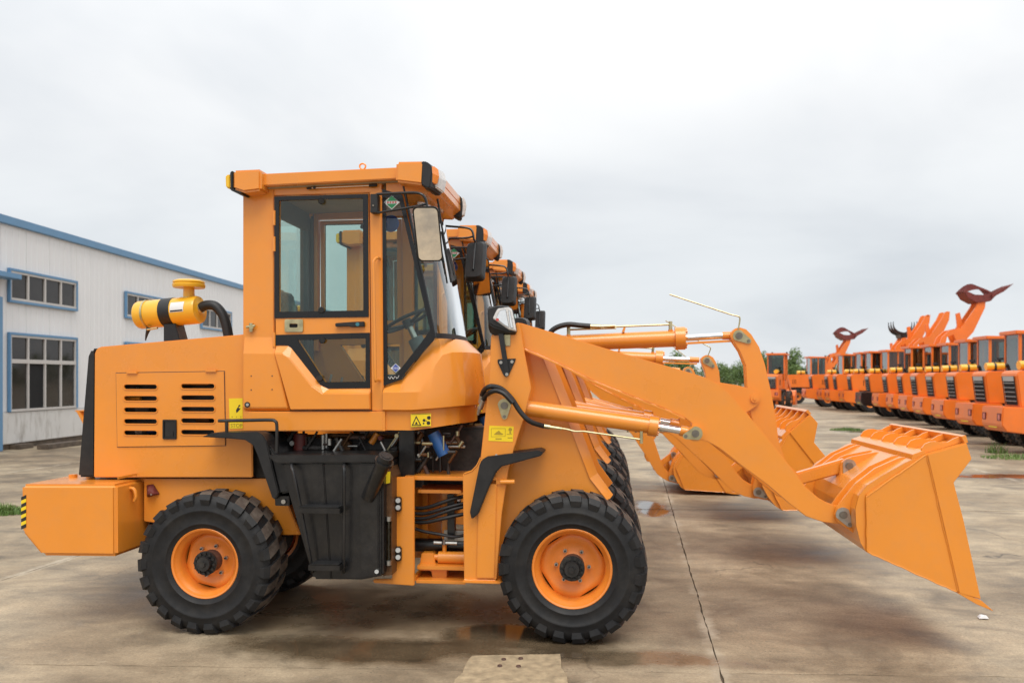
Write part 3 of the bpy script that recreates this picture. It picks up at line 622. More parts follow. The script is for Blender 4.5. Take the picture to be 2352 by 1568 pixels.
for ya, yb, rr_ in ((1165, 1140, .013), (1178, 1156, .012), (1189, 1164, .012), (1198, 1180, .013), (1208, 1228, .011)):
    pts = [pt(935, ya, 5.28), pt(975, ya + (1 if yb < ya else 12), 5.26), pt(1010, (ya + yb) / 2 + (3 if yb < ya else 8), 5.25), pt(1045, yb + 4, 5.26), pt(1085, yb - 4, 5.3)]
    MB().tube(pts, rr_, 8, 4).build('hydraulic_hose', 'black', ldr, smooth=True)
hb_ = []
for (xa, xb, yy) in ((880, 922, 1157), (897, 922, 1271)):
    a, b = at(xa, yy - 17, ay - .02), at(xb, yy + 17, ay - .02)
    g = MB().box(a[0], b[0], ay - .03, ay, b[2], a[2]).build('door_hinge', 'blackpaint', hit, bevel=.008)
    for bx in ((914,) if xa > 890 else (887, 914)):
        for dy in (-8, 8): MB().cyl(pt(bx, yy + dy, ay - .03), pt(bx, yy + dy, ay - .045), .020, .016, 12).build('bolt', 'zincw', hit, smooth=True)
MB().cyl(pt(893, 1190, 4.99), pt(893, 1292, 4.99), .010, n=10, mi=1).cyl(pt(893, 1186, 4.99), pt(893, 1196, 4.99), .017, n=10).cyl(pt(893, 1287, 4.99), pt(893, 1297, 4.99), .017, n=10).box(*(lambda a, b: (a[0], b[0], 5.0, 5.02, b[2], a[2]))(at(886, 1190, 5), at(899, 1294, 5)), 2).build('level_gauge', ['zincw', 'glass', 'bronze'], ldr, smooth=True)
MB().prism(P(5.0, (884, 1060), (900, 1096), (900, 1320), (880, 1322), (880, 1060)), 5.0, 5.24).build('tank_end_plate', 'bronze', ldr)
MB().prism(P(4.995, (882, 1085), (897, 1082), (896, 1108), (882, 1112)), 4.99, 4.995).build('warning_sticker', 'sticker', ldr)
# ---- engine clutter in the gap below the cab
def clut(px, py, Y, r, l, mt, ax='x', nm='engine_fitting'):
    q = at(px, py, Y); d = {'x': (l / 2, 0, 0), 'y': (0, l / 2, 0), 'z': (0, 0, l / 2), 'd': (l / 3, 0, l / 2), 'e': (-l / 4, 0, l / 2)}[ax]
    MB().cyl(Vector(q) - Vector(d), Vector(q) + Vector(d), r, n=12).build(nm, mt, ldr, smooth=True)
a, b = at(590, 1088, 5.5), at(930, 985, 5.5)
MB().box(a[0], b[0], 5.36, 5.75, a[2], b[2] - .06).build('gearbox', 'engine', ldr, bevel=.02)
for args in ((690, 1015, 5.30, .05, .12, 'darkred', 'z'), (742, 1015, 5.27, .014, .10, 'zincw', 'z'), (750, 1012, 5.27, .010, .10, 'zincw', 'z'), (790, 1025, 5.3, .055, .06, 'bronze', 'y'), (832, 1010, 5.3, .012, .14, 'engine', 'd'), (860, 1006, 5.3, .022, .07, OR, 'd'), (875, 1005, 5.29, .016, .05, 'darkred', 'y'), (905, 1010, 5.25, .006, .18, 'zinc', 'd'), (912, 1000, 5.24, .014, .03, 'zinc', 'y'), (960, 1010, 5.3, .018, .09, 'bronze', 'd'), (968, 1040, 5.28, .010, .1, 'zincw', 'd'), (975, 1060, 5.3, .016, .14, 'engine', 'd'), (985, 1018, 5.22, .012, .09, 'zinc', 'x'), (1040, 1015, 5.4, .016, .10, 'zincw', 'x'), (1048, 1035, 5.4, .010, .12, 'engine', 'd'), (640, 1010, 5.3, .04, .1, 'engine', 'y'), (965, 1075, 5.3, .008, .12, 'bronze', 'd'), (725, 1028, 5.28, .02, .2, 'engine', 'x'), (800, 1000, 5.32, .015, .3, 'bronze', 'x')): clut(*args)
crnd = random.Random(3)
for k in range(46):
    px_, py_ = crnd.choice([(crnd.uniform(600, 915), crnd.uniform(996, 1034)), (crnd.uniform(955, 1060), crnd.uniform(992, 1080))])
    clut(px_, py_, crnd.uniform(5.2, 5.34), crnd.uniform(.005, .018), crnd.uniform(.03, .13), crnd.choice(['engine', 'engine', 'engine', 'blackpaint', 'bronze', 'zinc', 'hubbrown', 'hub', 'zincw', 'black']), crnd.choice('xyzde'))
clut(1008, 1019, 5.24, .046, .15, 'bluefilter', 'e', 'oil_filter')
GRP_ = None
a, b = at(918, 985, 5.24), at(953, 1094, 5.24)
MB().box(a[0], b[0], 5.22, 5.34, b[2], a[2]).build('cab_mount', 'blackpaint', ldr, bevel=.006)
MB().box(b[0], b[0] + .5, 5.5, 5.7, b[2] - .1, a[2]).build('gearbox', 'engine', ldr, bevel=.02)
# ================================================================== CAB
s0 = 5.10; SY = lambda y: 2 * YC - y
xrear = at(558, 700, 5.12)[0]
MB().prism(P(5.12, (558, 425), (629, 425), (629, 797), (558, 797)), 5.12, 5.17).build('rear_pillar', OR, ldr, bevel=.005)
MB().prism(P(5.12, (589, 425), (629, 425), (629, 797), (589, 797)), 5.12, 5.17).build('rear_pillar', OR, ldr, bevel=.005, mirror=True)
MB().prism(P(5.12, (558, 797.5), (589, 760), (589, 797.5)), 5.12, 5.17).build('pillar_foot', OR, ldr, mirror=True)
MB().prism(P(5.12, (629, 421), (876, 408), (876, 441), (629, 449)), 5.12, 5.17).both('door_header', OR, ldr, bevel=.003)
MB().prism(P(5.115, (849, 441), (877, 433), (881, 944), (854, 944)), 5.112, 5.17).both('door_pillar', OR, ldr, bevel=.006)
MB().loft(P(5.1, (558, 766), (627, 766), (633, 800), (665, 944), (558, 944)), 5.125, P(5.1, (559, 812), (629, 812), (633, 817), (660, 936), (559, 936)), 5.095).both('rear_side_panel', OR, ldr, bevel=.004)
MB().prism(P(5.1, (558, 944.5), (881, 944.5), (881, 989), (558, 990)), 5.098, 5.17).both('sill', OR, ldr, bevel=.006)
MB().box(xrear, at(881, 980, 5.1)[0], 5.172, SY(5.172), at(558, 985, 5.1)[2], at(558, 940, 5.1)[2]).build('cab_floor', 'blackpaint', ldr)
def yz_holes(x0, x1, outer, hs, name, mt, parent, **k):     # plate lying across the machine
    m_ = MB().holes(outer, hs, 0, x1 - x0); m_.v = [(x0 + v[1], v[0], v[2]) for v in m_.v]; return m_.build(name, mt, parent, **k)
zf, zr = at(558, 990, 5.1)[2], at(600, 424, 5.12)[2]
rw_ = yz_holes(xrear + .13, xrear + .16, [(5.172, zf), (SY(5.172), zf), (SY(5.172), zr), (5.172, zr)], [[(5.215, 1.88), (SY(5.215), 1.88), (SY(5.215), 2.84), (5.215, 2.84)]], 'rear_wall', 'interior', ldr)
MB().box(xrear + .142, xrear + .148, 5.21, SY(5.21), 1.875, 2.845).build('rear_window', 'glass', ldr)
MB().box(xrear - .004, xrear - .001, 5.172, SY(5.172), zf, 1.86).build('rear_skin', OR, ldr)
MB().prism(P(5.172, (592, 440), (626, 440), (626, 944), (592, 944)), 5.172, 5.185).both('pillar_trim', 'interior', ldr)
# ---- door
dy_ = 5.116
def door(mir):
    k = dict(mirror=mir)
    d = MB().holes(P(dy_, (631, 451), (846.5, 445), (852, 941), (669, 941), (634, 797)), [P(dy_, (641, 459), (834, 454), (836, 715), (641, 718)), P(dy_, (684, 780), (841, 776), (841, 877), (747, 878.5))], dy_, dy_ + .03).build('door', OR, ldr, **k)
    MB().holes(P(dy_, (630.5, 452), (846, 446), (847.5, 728), (630.5, 731)), [P(dy_, (642, 461), (834, 456), (835, 713), (642, 716))], dy_ - .007, dy_ - .0005).build('window_frame', 'blackseal', d, bevel=.002, **k)
    MB().prism(P(dy_, (641, 460), (835, 455), (836, 714), (641, 717)), dy_ + .004, dy_ + .009).build('window_pane', 'glass', d, **k)
    MB().holes(P(dy_, (631, 769), (850, 764), (851, 891), (754, 892), (735.5, 883), (669, 798), (661, 793), (631, 793)), [P(dy_, (685, 781), (840, 777), (840, 876), (748, 877.5))], dy_ - .005, dy_ - .0005).build('window_frame', 'blackseal', d, bevel=.0015, **k)
    MB().prism(P(dy_, (684, 780), (841, 776), (841, 877), (747, 878.5)), dy_ + .004, dy_ + .009).build('window_pane', 'glass', d, **k)
    MB().loft(P(5.1, (632, 793.5), (661, 793.5), (669, 799), (735.5, 884), (754, 892.7), (850.5, 891.7), (852, 941), (668, 942)), dy_ - .001, P(5.1, (632, 811), (650, 812), (667, 823), (718, 886), (743, 903.5), (850, 904), (851, 939), (669, 940)), s0 - .016).build('door_panel', OR, d, bevel=.004, **k)
    for px, py in ((738, 462), (738, 712), (740, 781), (734, 868)):
        MB().cyl(pt(px, py, dy_ - .007), pt(px, py, dy_ - .022), .022, .018, 14).build('window_clamp', 'black', d, smooth=True, **k)
    MB().holes([(x, z) for x, z in rrect(*(lambda a, b: (a[0], b[0], b[2], a[2]))(at(653, 733, 5.1), at(695, 762, 5.1)), .01)], [rrect(*(lambda a, b: (a[0], b[0], b[2], a[2]))(at(664, 743, 5.1), at(683, 752, 5.1)), .008)], dy_ - .012, dy_ - .001).build('lock_plate', 'zinc', d, bevel=.003, **k)
    MB().box(*(lambda a, b: (a[0], b[0], dy_ - .0035, dy_ - .0008, b[2], a[2]))(at(664, 744, 5.1), at(683, 752, 5.1))).build('keyhole', 'dark', d, **k)
    h = MB().prism(P(5.09, (770, 742), (812, 739), (836, 738), (837, 750), (806, 751), (800, 749), (770, 750)), dy_ - .03, dy_ - .002).build('door_handle', 'black', d, bevel=.004, **k)
    MB().cyl(pt(821, 744.5, dy_ - .03), pt(821, 744.5, dy_ - .036), .013, n=12).build('handle_lock', pmat('teal_lock', (.05, .2, .25), .4) if not mir else 'black', h, **k)
    for yy in (500, 560, 780): q = pt(629, yy, 5.1); MB().cyl((q.x - .002, 5.108, q.z - .05), (q.x - .002, 5.108, q.z + .05), .010, n=8).build('hinge', OR, d, smooth=True, **k)
door(False); door(True)
MB().tube([pt(872, 593, 5.11), pt(866, 592, 5.05), pt(860, 598, 5.035), pt(858, 615, 5.03), pt(860, 740, 5.03), pt(862, 862, 5.03), pt(865, 872, 5.05), pt(872, 873, 5.11)], .010, 8, 4).build('grab_rail', OR, ldr, smooth=True)
MB().cyl(pt(577, 742, 5.11), pt(577, 762, 5.11), .014, n=10).cyl(pt(566, 751, 5.10), pt(586, 748, 5.10), .009, n=8).cyl(pt(577, 751, 5.12), pt(577, 751, 5.085), .015, n=10).build('toggle_latch', 'zinc', ldr, smooth=True)
MB().cyl(pt(568, 929, 5.1), pt(568, 929, 5.085), .019, n=14).cyl(pt(568, 929, 5.085), pt(568, 929, 5.08), .010, n=10, mi=1).build('rubber_stop', ['black', 'zincw'], ldr, smooth=True)
for px, py in ((577, 863), (625, 863), (577, 895), (625, 894)): MB().cyl(pt(px, py, 5.097), pt(px, py, 5.0925), .0045, n=8).build('screw', 'hubbrown', ldr)
# ---- nose: plan curve from door pillar round the front
xs = lambda px: at(px, 880, 5.1)[0]
half = [(xs(880), 5.10, 885, 900), (xs(919), 5.10, 871, 900), (xs(943), 5.10, 840, 899), (xs(957), 5.102, 824, 893), (xs(970), 5.105, 808, 884), (xs(988), 5.115, 789, 856), (xs(999), 5.125, 780.5, 833), (xs(1012), 5.145, 775, 811), (XO - .855, 5.18, 774.5, 803), (XO - .80, 5.235, 774.5, 801), (XO - .765, 5.31, 775, 801), (XO - .748, 5.40, 775, 801), (XO - .738, 5.48, 775, 801), (XO - .735, 5.55, 775, 801)]
st = half + [(x, SY(y), a, b) for x, y, a, b in half[-2::-1]]
zof = lambda py: EYE - (py - HZ) / F * 5.17 * YS
rows = [[], [], [], [], [], [], []]
for i, (x, y, tpx, ipx) in enumerate(st):
    p0 = Vector(st[max(i - 1, 0)][:2]); p1 = Vector(st[min(i + 1, len(st) - 1)][:2]); d = (p1 - p0).normalized(); nrm = Vector((d.y, -d.x))
    p = Vector((x, y)); k = max(0, min(1, (x - XO + 1.1) / .3))
    for r_, (off, z) in enumerate(((-.020, zof(989 - 14 * k)), (-.018, zof(946 - 10 * k)), (.012 + .02 * k, zof(941 - 9 * k)), (.012 + .03 * k, zof(900)), (.008, zof(ipx + 6 * k)), (-.055 - .035 * k, zof(tpx)), (-.16, zof(tpx)))):
        if r_ == 3: z = min(z, zof(ipx) - .004)
        q = p + nrm * off; rows[r_].append((q.x, q.y, z))
m_ = MB(); m_.rings(rows, closed=False, cap=False)
m_.add(rows[0] + rows[1], [tuple(range(len(st)))])
m_.build('cab_nose', OR, ldr, smooth=17)
MB().prism(P(5.1, (866, 944), (884, 944), (884, 989), (866, 989)), 5.1, 5.16).build('nose_flange', OR, ldr)
# dashboard below the glass, black border band
db = MB(); db.rings([[(p[0] - .004, p[1], p[2]) for p in rows[5]], [(Vector(p) * .0 + Vector((p[0] - .10, YC + (p[1] - YC) * .88, p[2] - .12))) for p in rows[5]]], closed=False, cap=False); db.build('dash_border', 'blackseal', ldr, smooth=True)
# ---- roof
xf = at(985, 400, 5.04)[0]
rz = lambda px, py: at(px, py, 5.05)
roof = MB().prism(P(5.05, (548, 402), (920, 384), (1000, 382), (1000, 404), (908, 411), (598, 427), (556, 430)), 5.05, SY(5.05)).build('roof', OR, ldr, bevel=.006)
MB().prism(P(5.05, (570, 431), (900, 414), (975, 412), (975, 405), (570, 426)), 5.10, SY(5.10)).build('roof_liner', 'liner', roof)
rb = MB().prism(P(5.0, (534, 391), (599, 388), (599, 437), (559, 442), (534, 434)), 5.0, 5.20).both('lamp_box', OR, roof, bevel=.015)
fb = MB().prism(P(5.0, (909.5, 371), (968, 370), (975, 374), (972, 424), (966, 424), (908, 417)), 5.0, 5.19).both('lamp_box', OR, roof, bevel=.015)
for mir in (False, True):
    k = dict(mirror=mir)
    MB().prism(P(5.0, (528, 395), (535, 392), (535, 434), (556, 443), (553, 446), (529, 437)), 4.998, 5.20).build('lamp_bezel', 'black', roof, bevel=.005, **k)
    MB().prism(P(5.0, (517, 402), (528.5, 400), (528.5, 433), (518, 431)), 5.0, 5.17).build('rear_lamp', pmat('yellow_lamp', (.85, .5, .01), .2, coat=.5) if not mir else 'sticker', roof, bevel=.008, **k)
    MB().loft(P(5.0, (968, 370), (980, 371), (990, 380), (992, 398), (988, 430), (982, 432), (968, 424)), 5.0, P(5.0, (968, 370), (990, 372), (1000, 380), (1003, 400), (1000, 432), (990, 436), (968, 426)), 5.19).build('lamp_bezel', 'black', roof, bevel=.006, **k)
    MB().loft(P(5.0, (975, 378), (988, 380), (991, 397), (986, 418), (976, 414)), 5.002, P(5.0, (990, 378), (1003, 382), (1005, 400), (1000, 420), (990, 416)), 5.065).build('indicator_lens', 'amber', roof, bevel=.006, **k)
    MB().loft(P(5.0, (990, 378), (1000, 382), (1003, 402), (998, 426), (990, 424)), 5.066, P(5.0, (990, 376), (1008, 380), (1013, 402), (1008, 430), (990, 428)), 5.18).build('headlamp_lens', 'clearlens', roof, bevel=.008, **k)
    MB().tube([pt(834, 391, 5.2), pt(827, 385, 5.2), pt(827, 379, 5.2), pt(833, 376, 5.2), pt(839, 379, 5.2), pt(839, 385, 5.2), pt(834, 391, 5.2)], .006, 8, 3).build('lifting_eye', OR, roof, smooth=True, **k)
MB().box(xf - .02, xf + .02, 5.19, SY(5.19), at(985, 404, 5.05)[2] - .07, at(985, 384, 5.05)[2]).build('roof_front_edge', OR, roof, bevel=.006)
MB().prism(P(5.05, (880, 412), (1000, 405), (1000, 420), (975, 440), (880, 436)), 5.12, SY(5.12)).build('roof_soffit', OR, roof)
MB().cyl(pt(712, 432.5, 5.10), pt(852, 426, 5.10), .0045, n=8).cyl(pt(722, 431, 5.118), pt(722, 431, 5.09), .010, n=8, mi=1).cyl(pt(848, 426.5, 5.10), pt(866, 425, 5.10), .010, n=8, mi=1).cyl(pt(705, 433, 5.10), pt(716, 432, 5.10), .007, n=8, mi=1).build('gas_strut', ['chrome', 'black'], ldr, smooth=True)
# ---- quarter windows and windscreen
qy = 5.118
qo = P(qy, (876.5, 434), (924, 448), (999, 768), (996, 782), (978, 800), (943, 841), (919, 872), (880, 886))
qi = P(qy, (886, 452), (918, 464), (988, 758), (968, 786), (938, 824), (912, 858), (890, 868))
for mir in (False, True):
    q_ = MB().holes(qo, [qi], qy, qy + .006).build('quarter_window', 'blackseal', ldr, mirror=mir)
    MB().prism(P(qy, (880, 440), (922, 452), (994, 764), (940, 838), (914, 866), (884, 876)), qy + .008, qy + .012).build('window_pane', 'glass', q_, mirror=mir)
g0 = [Vector(at(924, 446, 5.125)), Vector((XO - 1.125, 5.165, 0)), Vector((XO - 1.085, 5.25, 0)), Vector((XO - 1.065, 5.38, 0)), Vector((XO - 1.06, YC, 0))]
g1 = [Vector(at(1000, 770, 5.125)), Vector((XO - .915, 5.16, 0)), Vector((XO - .875, 5.25, 0)), Vector((XO - .855, 5.38, 0)), Vector((XO - .85, YC, 0))]
z0_, z1_ = at(960, 410, 5.1)[2], zof(776)
def fine(c):
    c = c + [Vector((p.x, SY(p.y), p.z)) for p in c[-2::-1]]; e = [c[0] * 2 - c[1]] + c + [c[-1] * 2 - c[-2]]; o = []
    for i in range(1, len(e) - 2):
        for k in range(4):
            t = k / 4; a, b, c2, d = e[i - 1:i + 3]; o.append(.5 * (2 * b + (c2 - a) * t + (2 * a - 5 * b + 4 * c2 - d) * t * t + (3 * b - a - 3 * c2 + d) * t ** 3))
    return o + [c[-1]]
G0, G1 = fine(g0), fine(g1); nrow = 8; ws = []
for k in range(nrow + 1):
    t = k / nrow; bul = .02 * math.sin(math.pi * t)
    ws.append([(a.x + (b.x - a.x) * t + bul * (1 - abs(2 * i / (len(G0) - 1) - 1) ** 3), a.y + (b.y - a.y) * t, z0_ + (z1_ - z0_) * t) for i, (a, b) in enumerate(zip(G0, G1))])
MB().rings(ws, closed=False, cap=False).build('windscreen', 'windshield', ldr, smooth=True)
MB().tube([ws[k][0] for k in range(nrow + 1)], .009, 6, 1).build('windscreen_seal', 'blackseal', ldr, smooth=True)
MB().tube([ws[k][-1] for k in range(nrow + 1)], .009, 6, 1).build('windscreen_seal', 'blackseal', ldr, smooth=True)
MB().rings([[(x + .004, y, z1_ - .0) for x, y, z in ws[-1]], [(x + .002, y, z + .035) for x, y, z in ws[-1]]], closed=False, cap=False).build('windscreen_lower_band', 'black', ldr, smooth=True)
for (yy, dz) in ((5.34, .60),):
    wx = lambda d: XO - 1.06 + .21 * d / 1.05 + .034
    MB().tube([(wx(-.02), yy, z0_ + .02), (wx(.08) + .02, yy, z0_ - .08), (wx(.25) + .01, yy + .02, z0_ - .25), (wx(dz), yy + .04, z0_ - dz)], .007, 6, 3).tube([(wx(dz - .3) - .005, yy + .06, z0_ - dz + .3), (wx(dz + .06) - .005, yy + .04, z0_ - dz - .06)], .009, 6, 1).build('wiper', 'black', ldr, smooth=True)
# ---- cab interior
sx = at(690, 690, 5.5)[0]
seat = MB().prism([(sx - .22, 1.48), (sx + .28, 1.50), (sx + .30, 1.60), (sx - .08, 1.61), (sx - .13, 2.28), (sx - .20, 2.37), (sx - .28, 2.36), (sx - .30, 1.6)], YC - .24, YC + .24).build('seat', 'seat', ldr, bevel=.04, seg=3)
MB().box(sx - .2, sx + .22, YC - .2, YC + .2, 1.39, 1.50).build('seat_base', 'blackpaint', ldr, bevel=.01)
swc = pt(934, 737, 5.5); ax = Vector((-.45, 0, .9)).normalized(); e1 = Vector((0, 1, 0)); e2 = ax.cross(e1)
stw = MB().tube([swc + (e1 * math.cos(2 * math.pi * i / 24) + e2 * math.sin(2 * math.pi * i / 24)) * .175 for i in range(25)], .013, 8, 1)
for i in range(3): b = 2 * math.pi * i / 3; stw.cyl(swc - ax * .03, swc + (e1 * math.cos(b) + e2 * math.sin(b)) * .17, .011, n=6)
stw.cyl(swc - ax * .05, swc + ax * .01, .035, n=12); stw.build('steering_wheel', 'black', ldr, smooth=True)
MB().cyl(swc - ax * .04, swc - ax * .16, .022, n=10, mi=1).cyl(swc - ax * .14, swc - ax * .42, .055, .065, 14).build('steering_column', ['interior', 'zincw'], ldr, smooth=True)
MB().box(swc.x + .02, XO - .84, 5.22, SY(5.22), 1.40, 1.66).box(swc.x - .12, swc.x + .1, 5.3, 5.42, 1.5, 1.72).build('dashboard', 'interior', ldr, bevel=.02)
MB().box(swc.x - .75, swc.x - .35, 5.2, 5.34, 1.39, 1.5).box(swc.x - .7, swc.x - .66, 5.22, 5.28, 1.5, 1.78).build('side_console', 'black', ldr, bevel=.02)
MB().cyl((swc.x - .52, 5.26, 1.5), (swc.x - .47, 5.26, 1.72), .008, n=6).cyl((swc.x - .44, 5.28, 1.5), (swc.x - .40, 5.28, 1.70), .008, n=6).build('control_lever', 'zincw', ldr, smooth=True)
q = pt(897, 513, 5.3); MB().lathe([(.001, 0), (.05, 0), (.06, .006), (.05, .012), (.001, .012)], (q.x, 5.3, q.z), 18).build('paper_tag', 'bluep', ldr, smooth=True)
# ---- stickers
def diamond(px, py, r, Y, c1, c2, name):
    q = at(px, py, Y); d = MB().prism([(q[0] - r * 1.15, q[2]), (q[0], q[2] + r), (q[0] + r * 1.15, q[2]), (q[0], q[2] - r)], Y - .002, Y).build(name, 'white', ldr)
    r2 = r * .88
    MB().prism([(q[0] - r2 * .85, q[2] + r2 * .22), (q[0], q[2] + r2), (q[0] + r2 * .85, q[2] + r2 * .22)], Y - .003, Y - .002).prism([(q[0] - r2 * .85, q[2] - r2 * .22), (q[0], q[2] - r2), (q[0] + r2 * .85, q[2] - r2 * .22)], Y - .003, Y - .002).build('sticker_print', c1, d)
    b = MB()
    for k in range(4): x = q[0] + r * (-.55 + .37 * k); b.box(x - r * .12, x + r * .12, Y - .003, Y - .002, q[2] - r * .12, q[2] + r * .12)
    b.build('sticker_lettering', c2, d)
diamond(900, 465, .048, qy + .002, 'green', 'red', 'quality_sticker')
diamond(909, 845, .030, qy - .001, 'bluep', 'bluep', 'quality_sticker')
sc_ = MB()
for k, (dx, dz) in enumerate(((0, .01), (.012, -.008), (.024, .01), (.036, -.006), (.05, .012), (.064, 0))):
    q = at(892, 868, qy); sc_.cyl((q[0] + dx, qy - .002, q[2] + dz * .8), (q[0] + dx + .010, qy - .002, q[2] + dz * .8 + (.018 if k % 2 else -.014)), .0018, n=5)
sc_.build('chalk_marks', 'white', ldr)
def plate_sticker(name, pts, Y, extra):
    s_ = MB().prism(P(Y, *pts), Y - .002, Y - .0005).build(name, 'sticker', ldr); extra(s_, Y - .0026); return s_
def warn(s_, Y):
    T = lambda *p: P(Y, *p)
    MB().holes(T((945.5, 977), (956, 954), (968, 977)), [T((949, 975), (956, 959), (964.5, 975))], Y, Y + .0006).build('warning_triangle', 'ink', s_)
    MB().prism(T((953, 974), (956, 967), (960, 974)), Y, Y + .0006).prism(T((945, 951), (989, 949.5), (989, 950.5), (945, 952)), Y, Y + .0006).prism(T((945, 979), (989, 978), (989, 979), (945, 980)), Y, Y + .0006).build('warning_mark', 'ink', s_)
    m2 = MB()
    for px, py, r in ((974, 965, .010), (973, 972, .006), (985, 959, .013), (984, 971, .013), (979, 966, .004)):
        q = at(px, py, Y); m2.prism(disc(q[0], q[2], r, 10), Y, Y + .0006)
    m2.build('pictogram', 'ink', s_)
plate_sticker('warning_sticker', ((943.5, 950.5), (990, 948.5), (990, 979), (944, 981)), 5.107, warn)
def frm(s_, Y):
    T = lambda *p: P(Y, *p)
    MB().holes(T((1128, 983), (1161, 983), (1161, 1002), (1128, 1003)), [T((1129, 984.2), (1160, 984.2), (1160, 1001), (1129, 1002))], Y, Y + .0006).prism(T((1138, 1006), (1152, 1006), (1152, 1009), (1138, 1009)), Y, Y + .0006).prism(T((1164, 996), (1176, 996), (1176, 997.5), (1164, 997.5)), Y, Y + .0006).prism(T((1166, 1004), (1177, 1004), (1177, 1006), (1166, 1006)), Y, Y + .0006).build('sticker_frame', 'inksoft', s_)
    m2 = MB().prism(T((1134, 998), (1140, 992), (1146, 988), (1150, 993), (1156, 996), (1154, 998.5)), Y, Y + .0006)
    q = at(1172, 986, Y); m2.prism(disc(q[0], q[2], .012, 12), Y, Y + .0006); q = at(1172, 993, Y); m2.prism(disc(q[0], q[2], .007, 8), Y, Y + .0006)
    m2.build('pictogram', 'inksoft', s_)
tow_y = 5.03
plate_sticker('frame_sticker', ((1124, 977), (1180, 979), (1178, 1014), (1122, 1012)), tow_y, frm)
def stop(s_, Y):
    T = lambda *p: P(Y, *p)
    MB().prism(T((542, 942), (545, 936), (550, 932), (548, 937), (553, 937), (547, 945), (543, 948)), Y, Y + .0006).prism(T((547, 931), (551, 929), (552, 932), (548, 934)), Y, Y + .0006).build('pictogram', 'ink', s_)
    m2 = MB()
    for k in range(3): q = at(533 + 10 * k, 957, Y); m2.prism(disc(q[0], q[2], .006, 3), Y, Y + .0006)
    m2.build('warning_mark', 'inksoft', s_)
    o = bpy.data.objects.new('lettering', text_mesh('STOP', .036, 'inksoft', 'lettering')); COL.objects.link(o); o.parent = s_; q = pt(543, 977, Y); q.y *= YS; o.location = q - ORG; o.rotation_euler = (R(90), 0, 0)
plate_sticker('stop_sticker', ((526, 915), (557.5, 914), (558, 983), (528, 984)), hy, stop)
# ---- mirrors
def mirror_set(mir):
    k = dict(mirror=mir)
    c = pt(983, 538, 4.93) + Vector((.10 if mir else 0, 0, 0))
    nx = Vector((.18, -.90, -.40)).normalized(); rx = Vector((1, .2, 0)); rx = (rx - nx * rx.dot(nx)).normalized(); rz_ = nx.cross(rx) * -1
    if rz_.z < 0: rz_ = -rz_
    rl = R(5); rx, rz_ = rx * math.cos(rl) + rz_ * math.sin(rl) * .3, rz_ * math.cos(rl) - rx * math.sin(rl)
    out_ = [(c + rx * x + rz_ * z) for x, z in rrect(-.083, .083, -.178, .178, .03)]
    inn = [(c + rx * x + rz_ * z + nx * .007) for x, z in rrect(-.074, .074, -.169, .169, .026)]
    bk = [(c + rx * x + rz_ * z - nx * .045) for x, z in rrect(-.07, .07, -.16, .16, .04)]
    h = MB().rings([[p + nx * .006 for p in out_], out_, [p - nx * .015 for p in out_], bk]).build('mirror', 'black', ldr, smooth=True, **k)
    n_ = len(inn); MB().add(inn, [tuple(range(n_))]).add([p - nx * .002 for p in inn], [tuple(range(n_))]).build('mirror_glass', 'mirror', h, **k)
    top = c + rz_ * .15 - nx * .05
    A = Vector(at(866, 446, 5.06)); B_ = Vector(at(866, 489, 5.06))
    sh = Vector((.10 if mir else 0, 0, 0))
    MB().tube([A, Vector(at(930, 443, 4.98)) + sh * .6, Vector(at(962, 444, 4.955)) + sh, Vector(at(976, 454, 4.955)) + sh, Vector(at(981, 476, 4.96)) + sh, top, c - nx * .055, c - rz_ * .10 - nx * .055], .009, 8, 4).tube([B_, Vector(at(950, 475, 4.97)) + sh, Vector(at(981, 468, 4.96)) + sh], .008, 8, 3).build('mirror_arm', 'blackpaint', h, smooth=True, **k)
    MB().box(at(852, 446, 5.07)[0], at(869, 446, 5.07)[0], 5.05, 5.11, at(852, 490, 5.07)[2], at(852, 447, 5.07)[2]).cyl(pt(857, 472, 5.05), pt(857, 472, 5.042), .010, n=8, mi=1).build('mirror_mount', ['black', 'zincw'], h, bevel=.006, **k)
mirror_set(False); mirror_set(True)
# ---- air cleaner
acy = 5.5; a0, a1 = pt(320, 724, acy), pt(459, 711, acy); d = (a1 - a0).normalized(); L = (a1 - a0).length
def ring_at(s_, r): return a0 + d * (L * s_), r
q_ = d.to_track_quat('Z', 'Y')
def along(m, prof, mi=0, n=28):
    rs = []
    for s_, r in prof: rs.append([a0 + d * (L * s_) + q_ @ Vector((r * math.cos(2 * math.pi * i / n), r * math.sin(2 * math.pi * i / n), 0)) for i in range(n)])
    m.rings(rs, mi, cap=True)
ac = MB(); along(ac, [(-.02, .085), (.0, .098), (.03, .104), (.97, .104), (1., .098), (1.005, .06), (1.01, .055)])
ac = ac.build('air_cleaner', 'yellow', ldr, smooth=True)
for lo, hi, r, mt, nm in ((.14, .17, .109, 'zinc', 'clamp_band'), (.43, .61, .1075, 'black', 'mount_strap')):
    m = MB(); along(m, [(lo, r), (hi, r)]); m.build(nm, mt, ac, smooth=True)
b0 = pt(434, 690, acy - .0)
MB().cyl((b0.x, acy, b0.z), (b0.x, acy, b0.z + .10), .042, .038).lathe([(.03, .095), (.108, .093), (.114, .103), (.114, .120), (.104, .128), (.112, .132), (.110, .142), (.08, .153), (.001, .158)], (b0.x, acy, b0.z), 30, 'z').build('rain_cap', 'yellow', ac, smooth=True)
MB().cyl((b0.x, acy, b0.z + .012), (b0.x, acy, b0.z + .022), .046).cyl((b0.x - .05, acy - .02, b0.z + .017), (b0.x - .035, acy - .02, b0.z + .017), .008, n=8).build('clamp_band', 'zinc', ac, smooth=True)
lb = []; n_lb = 7
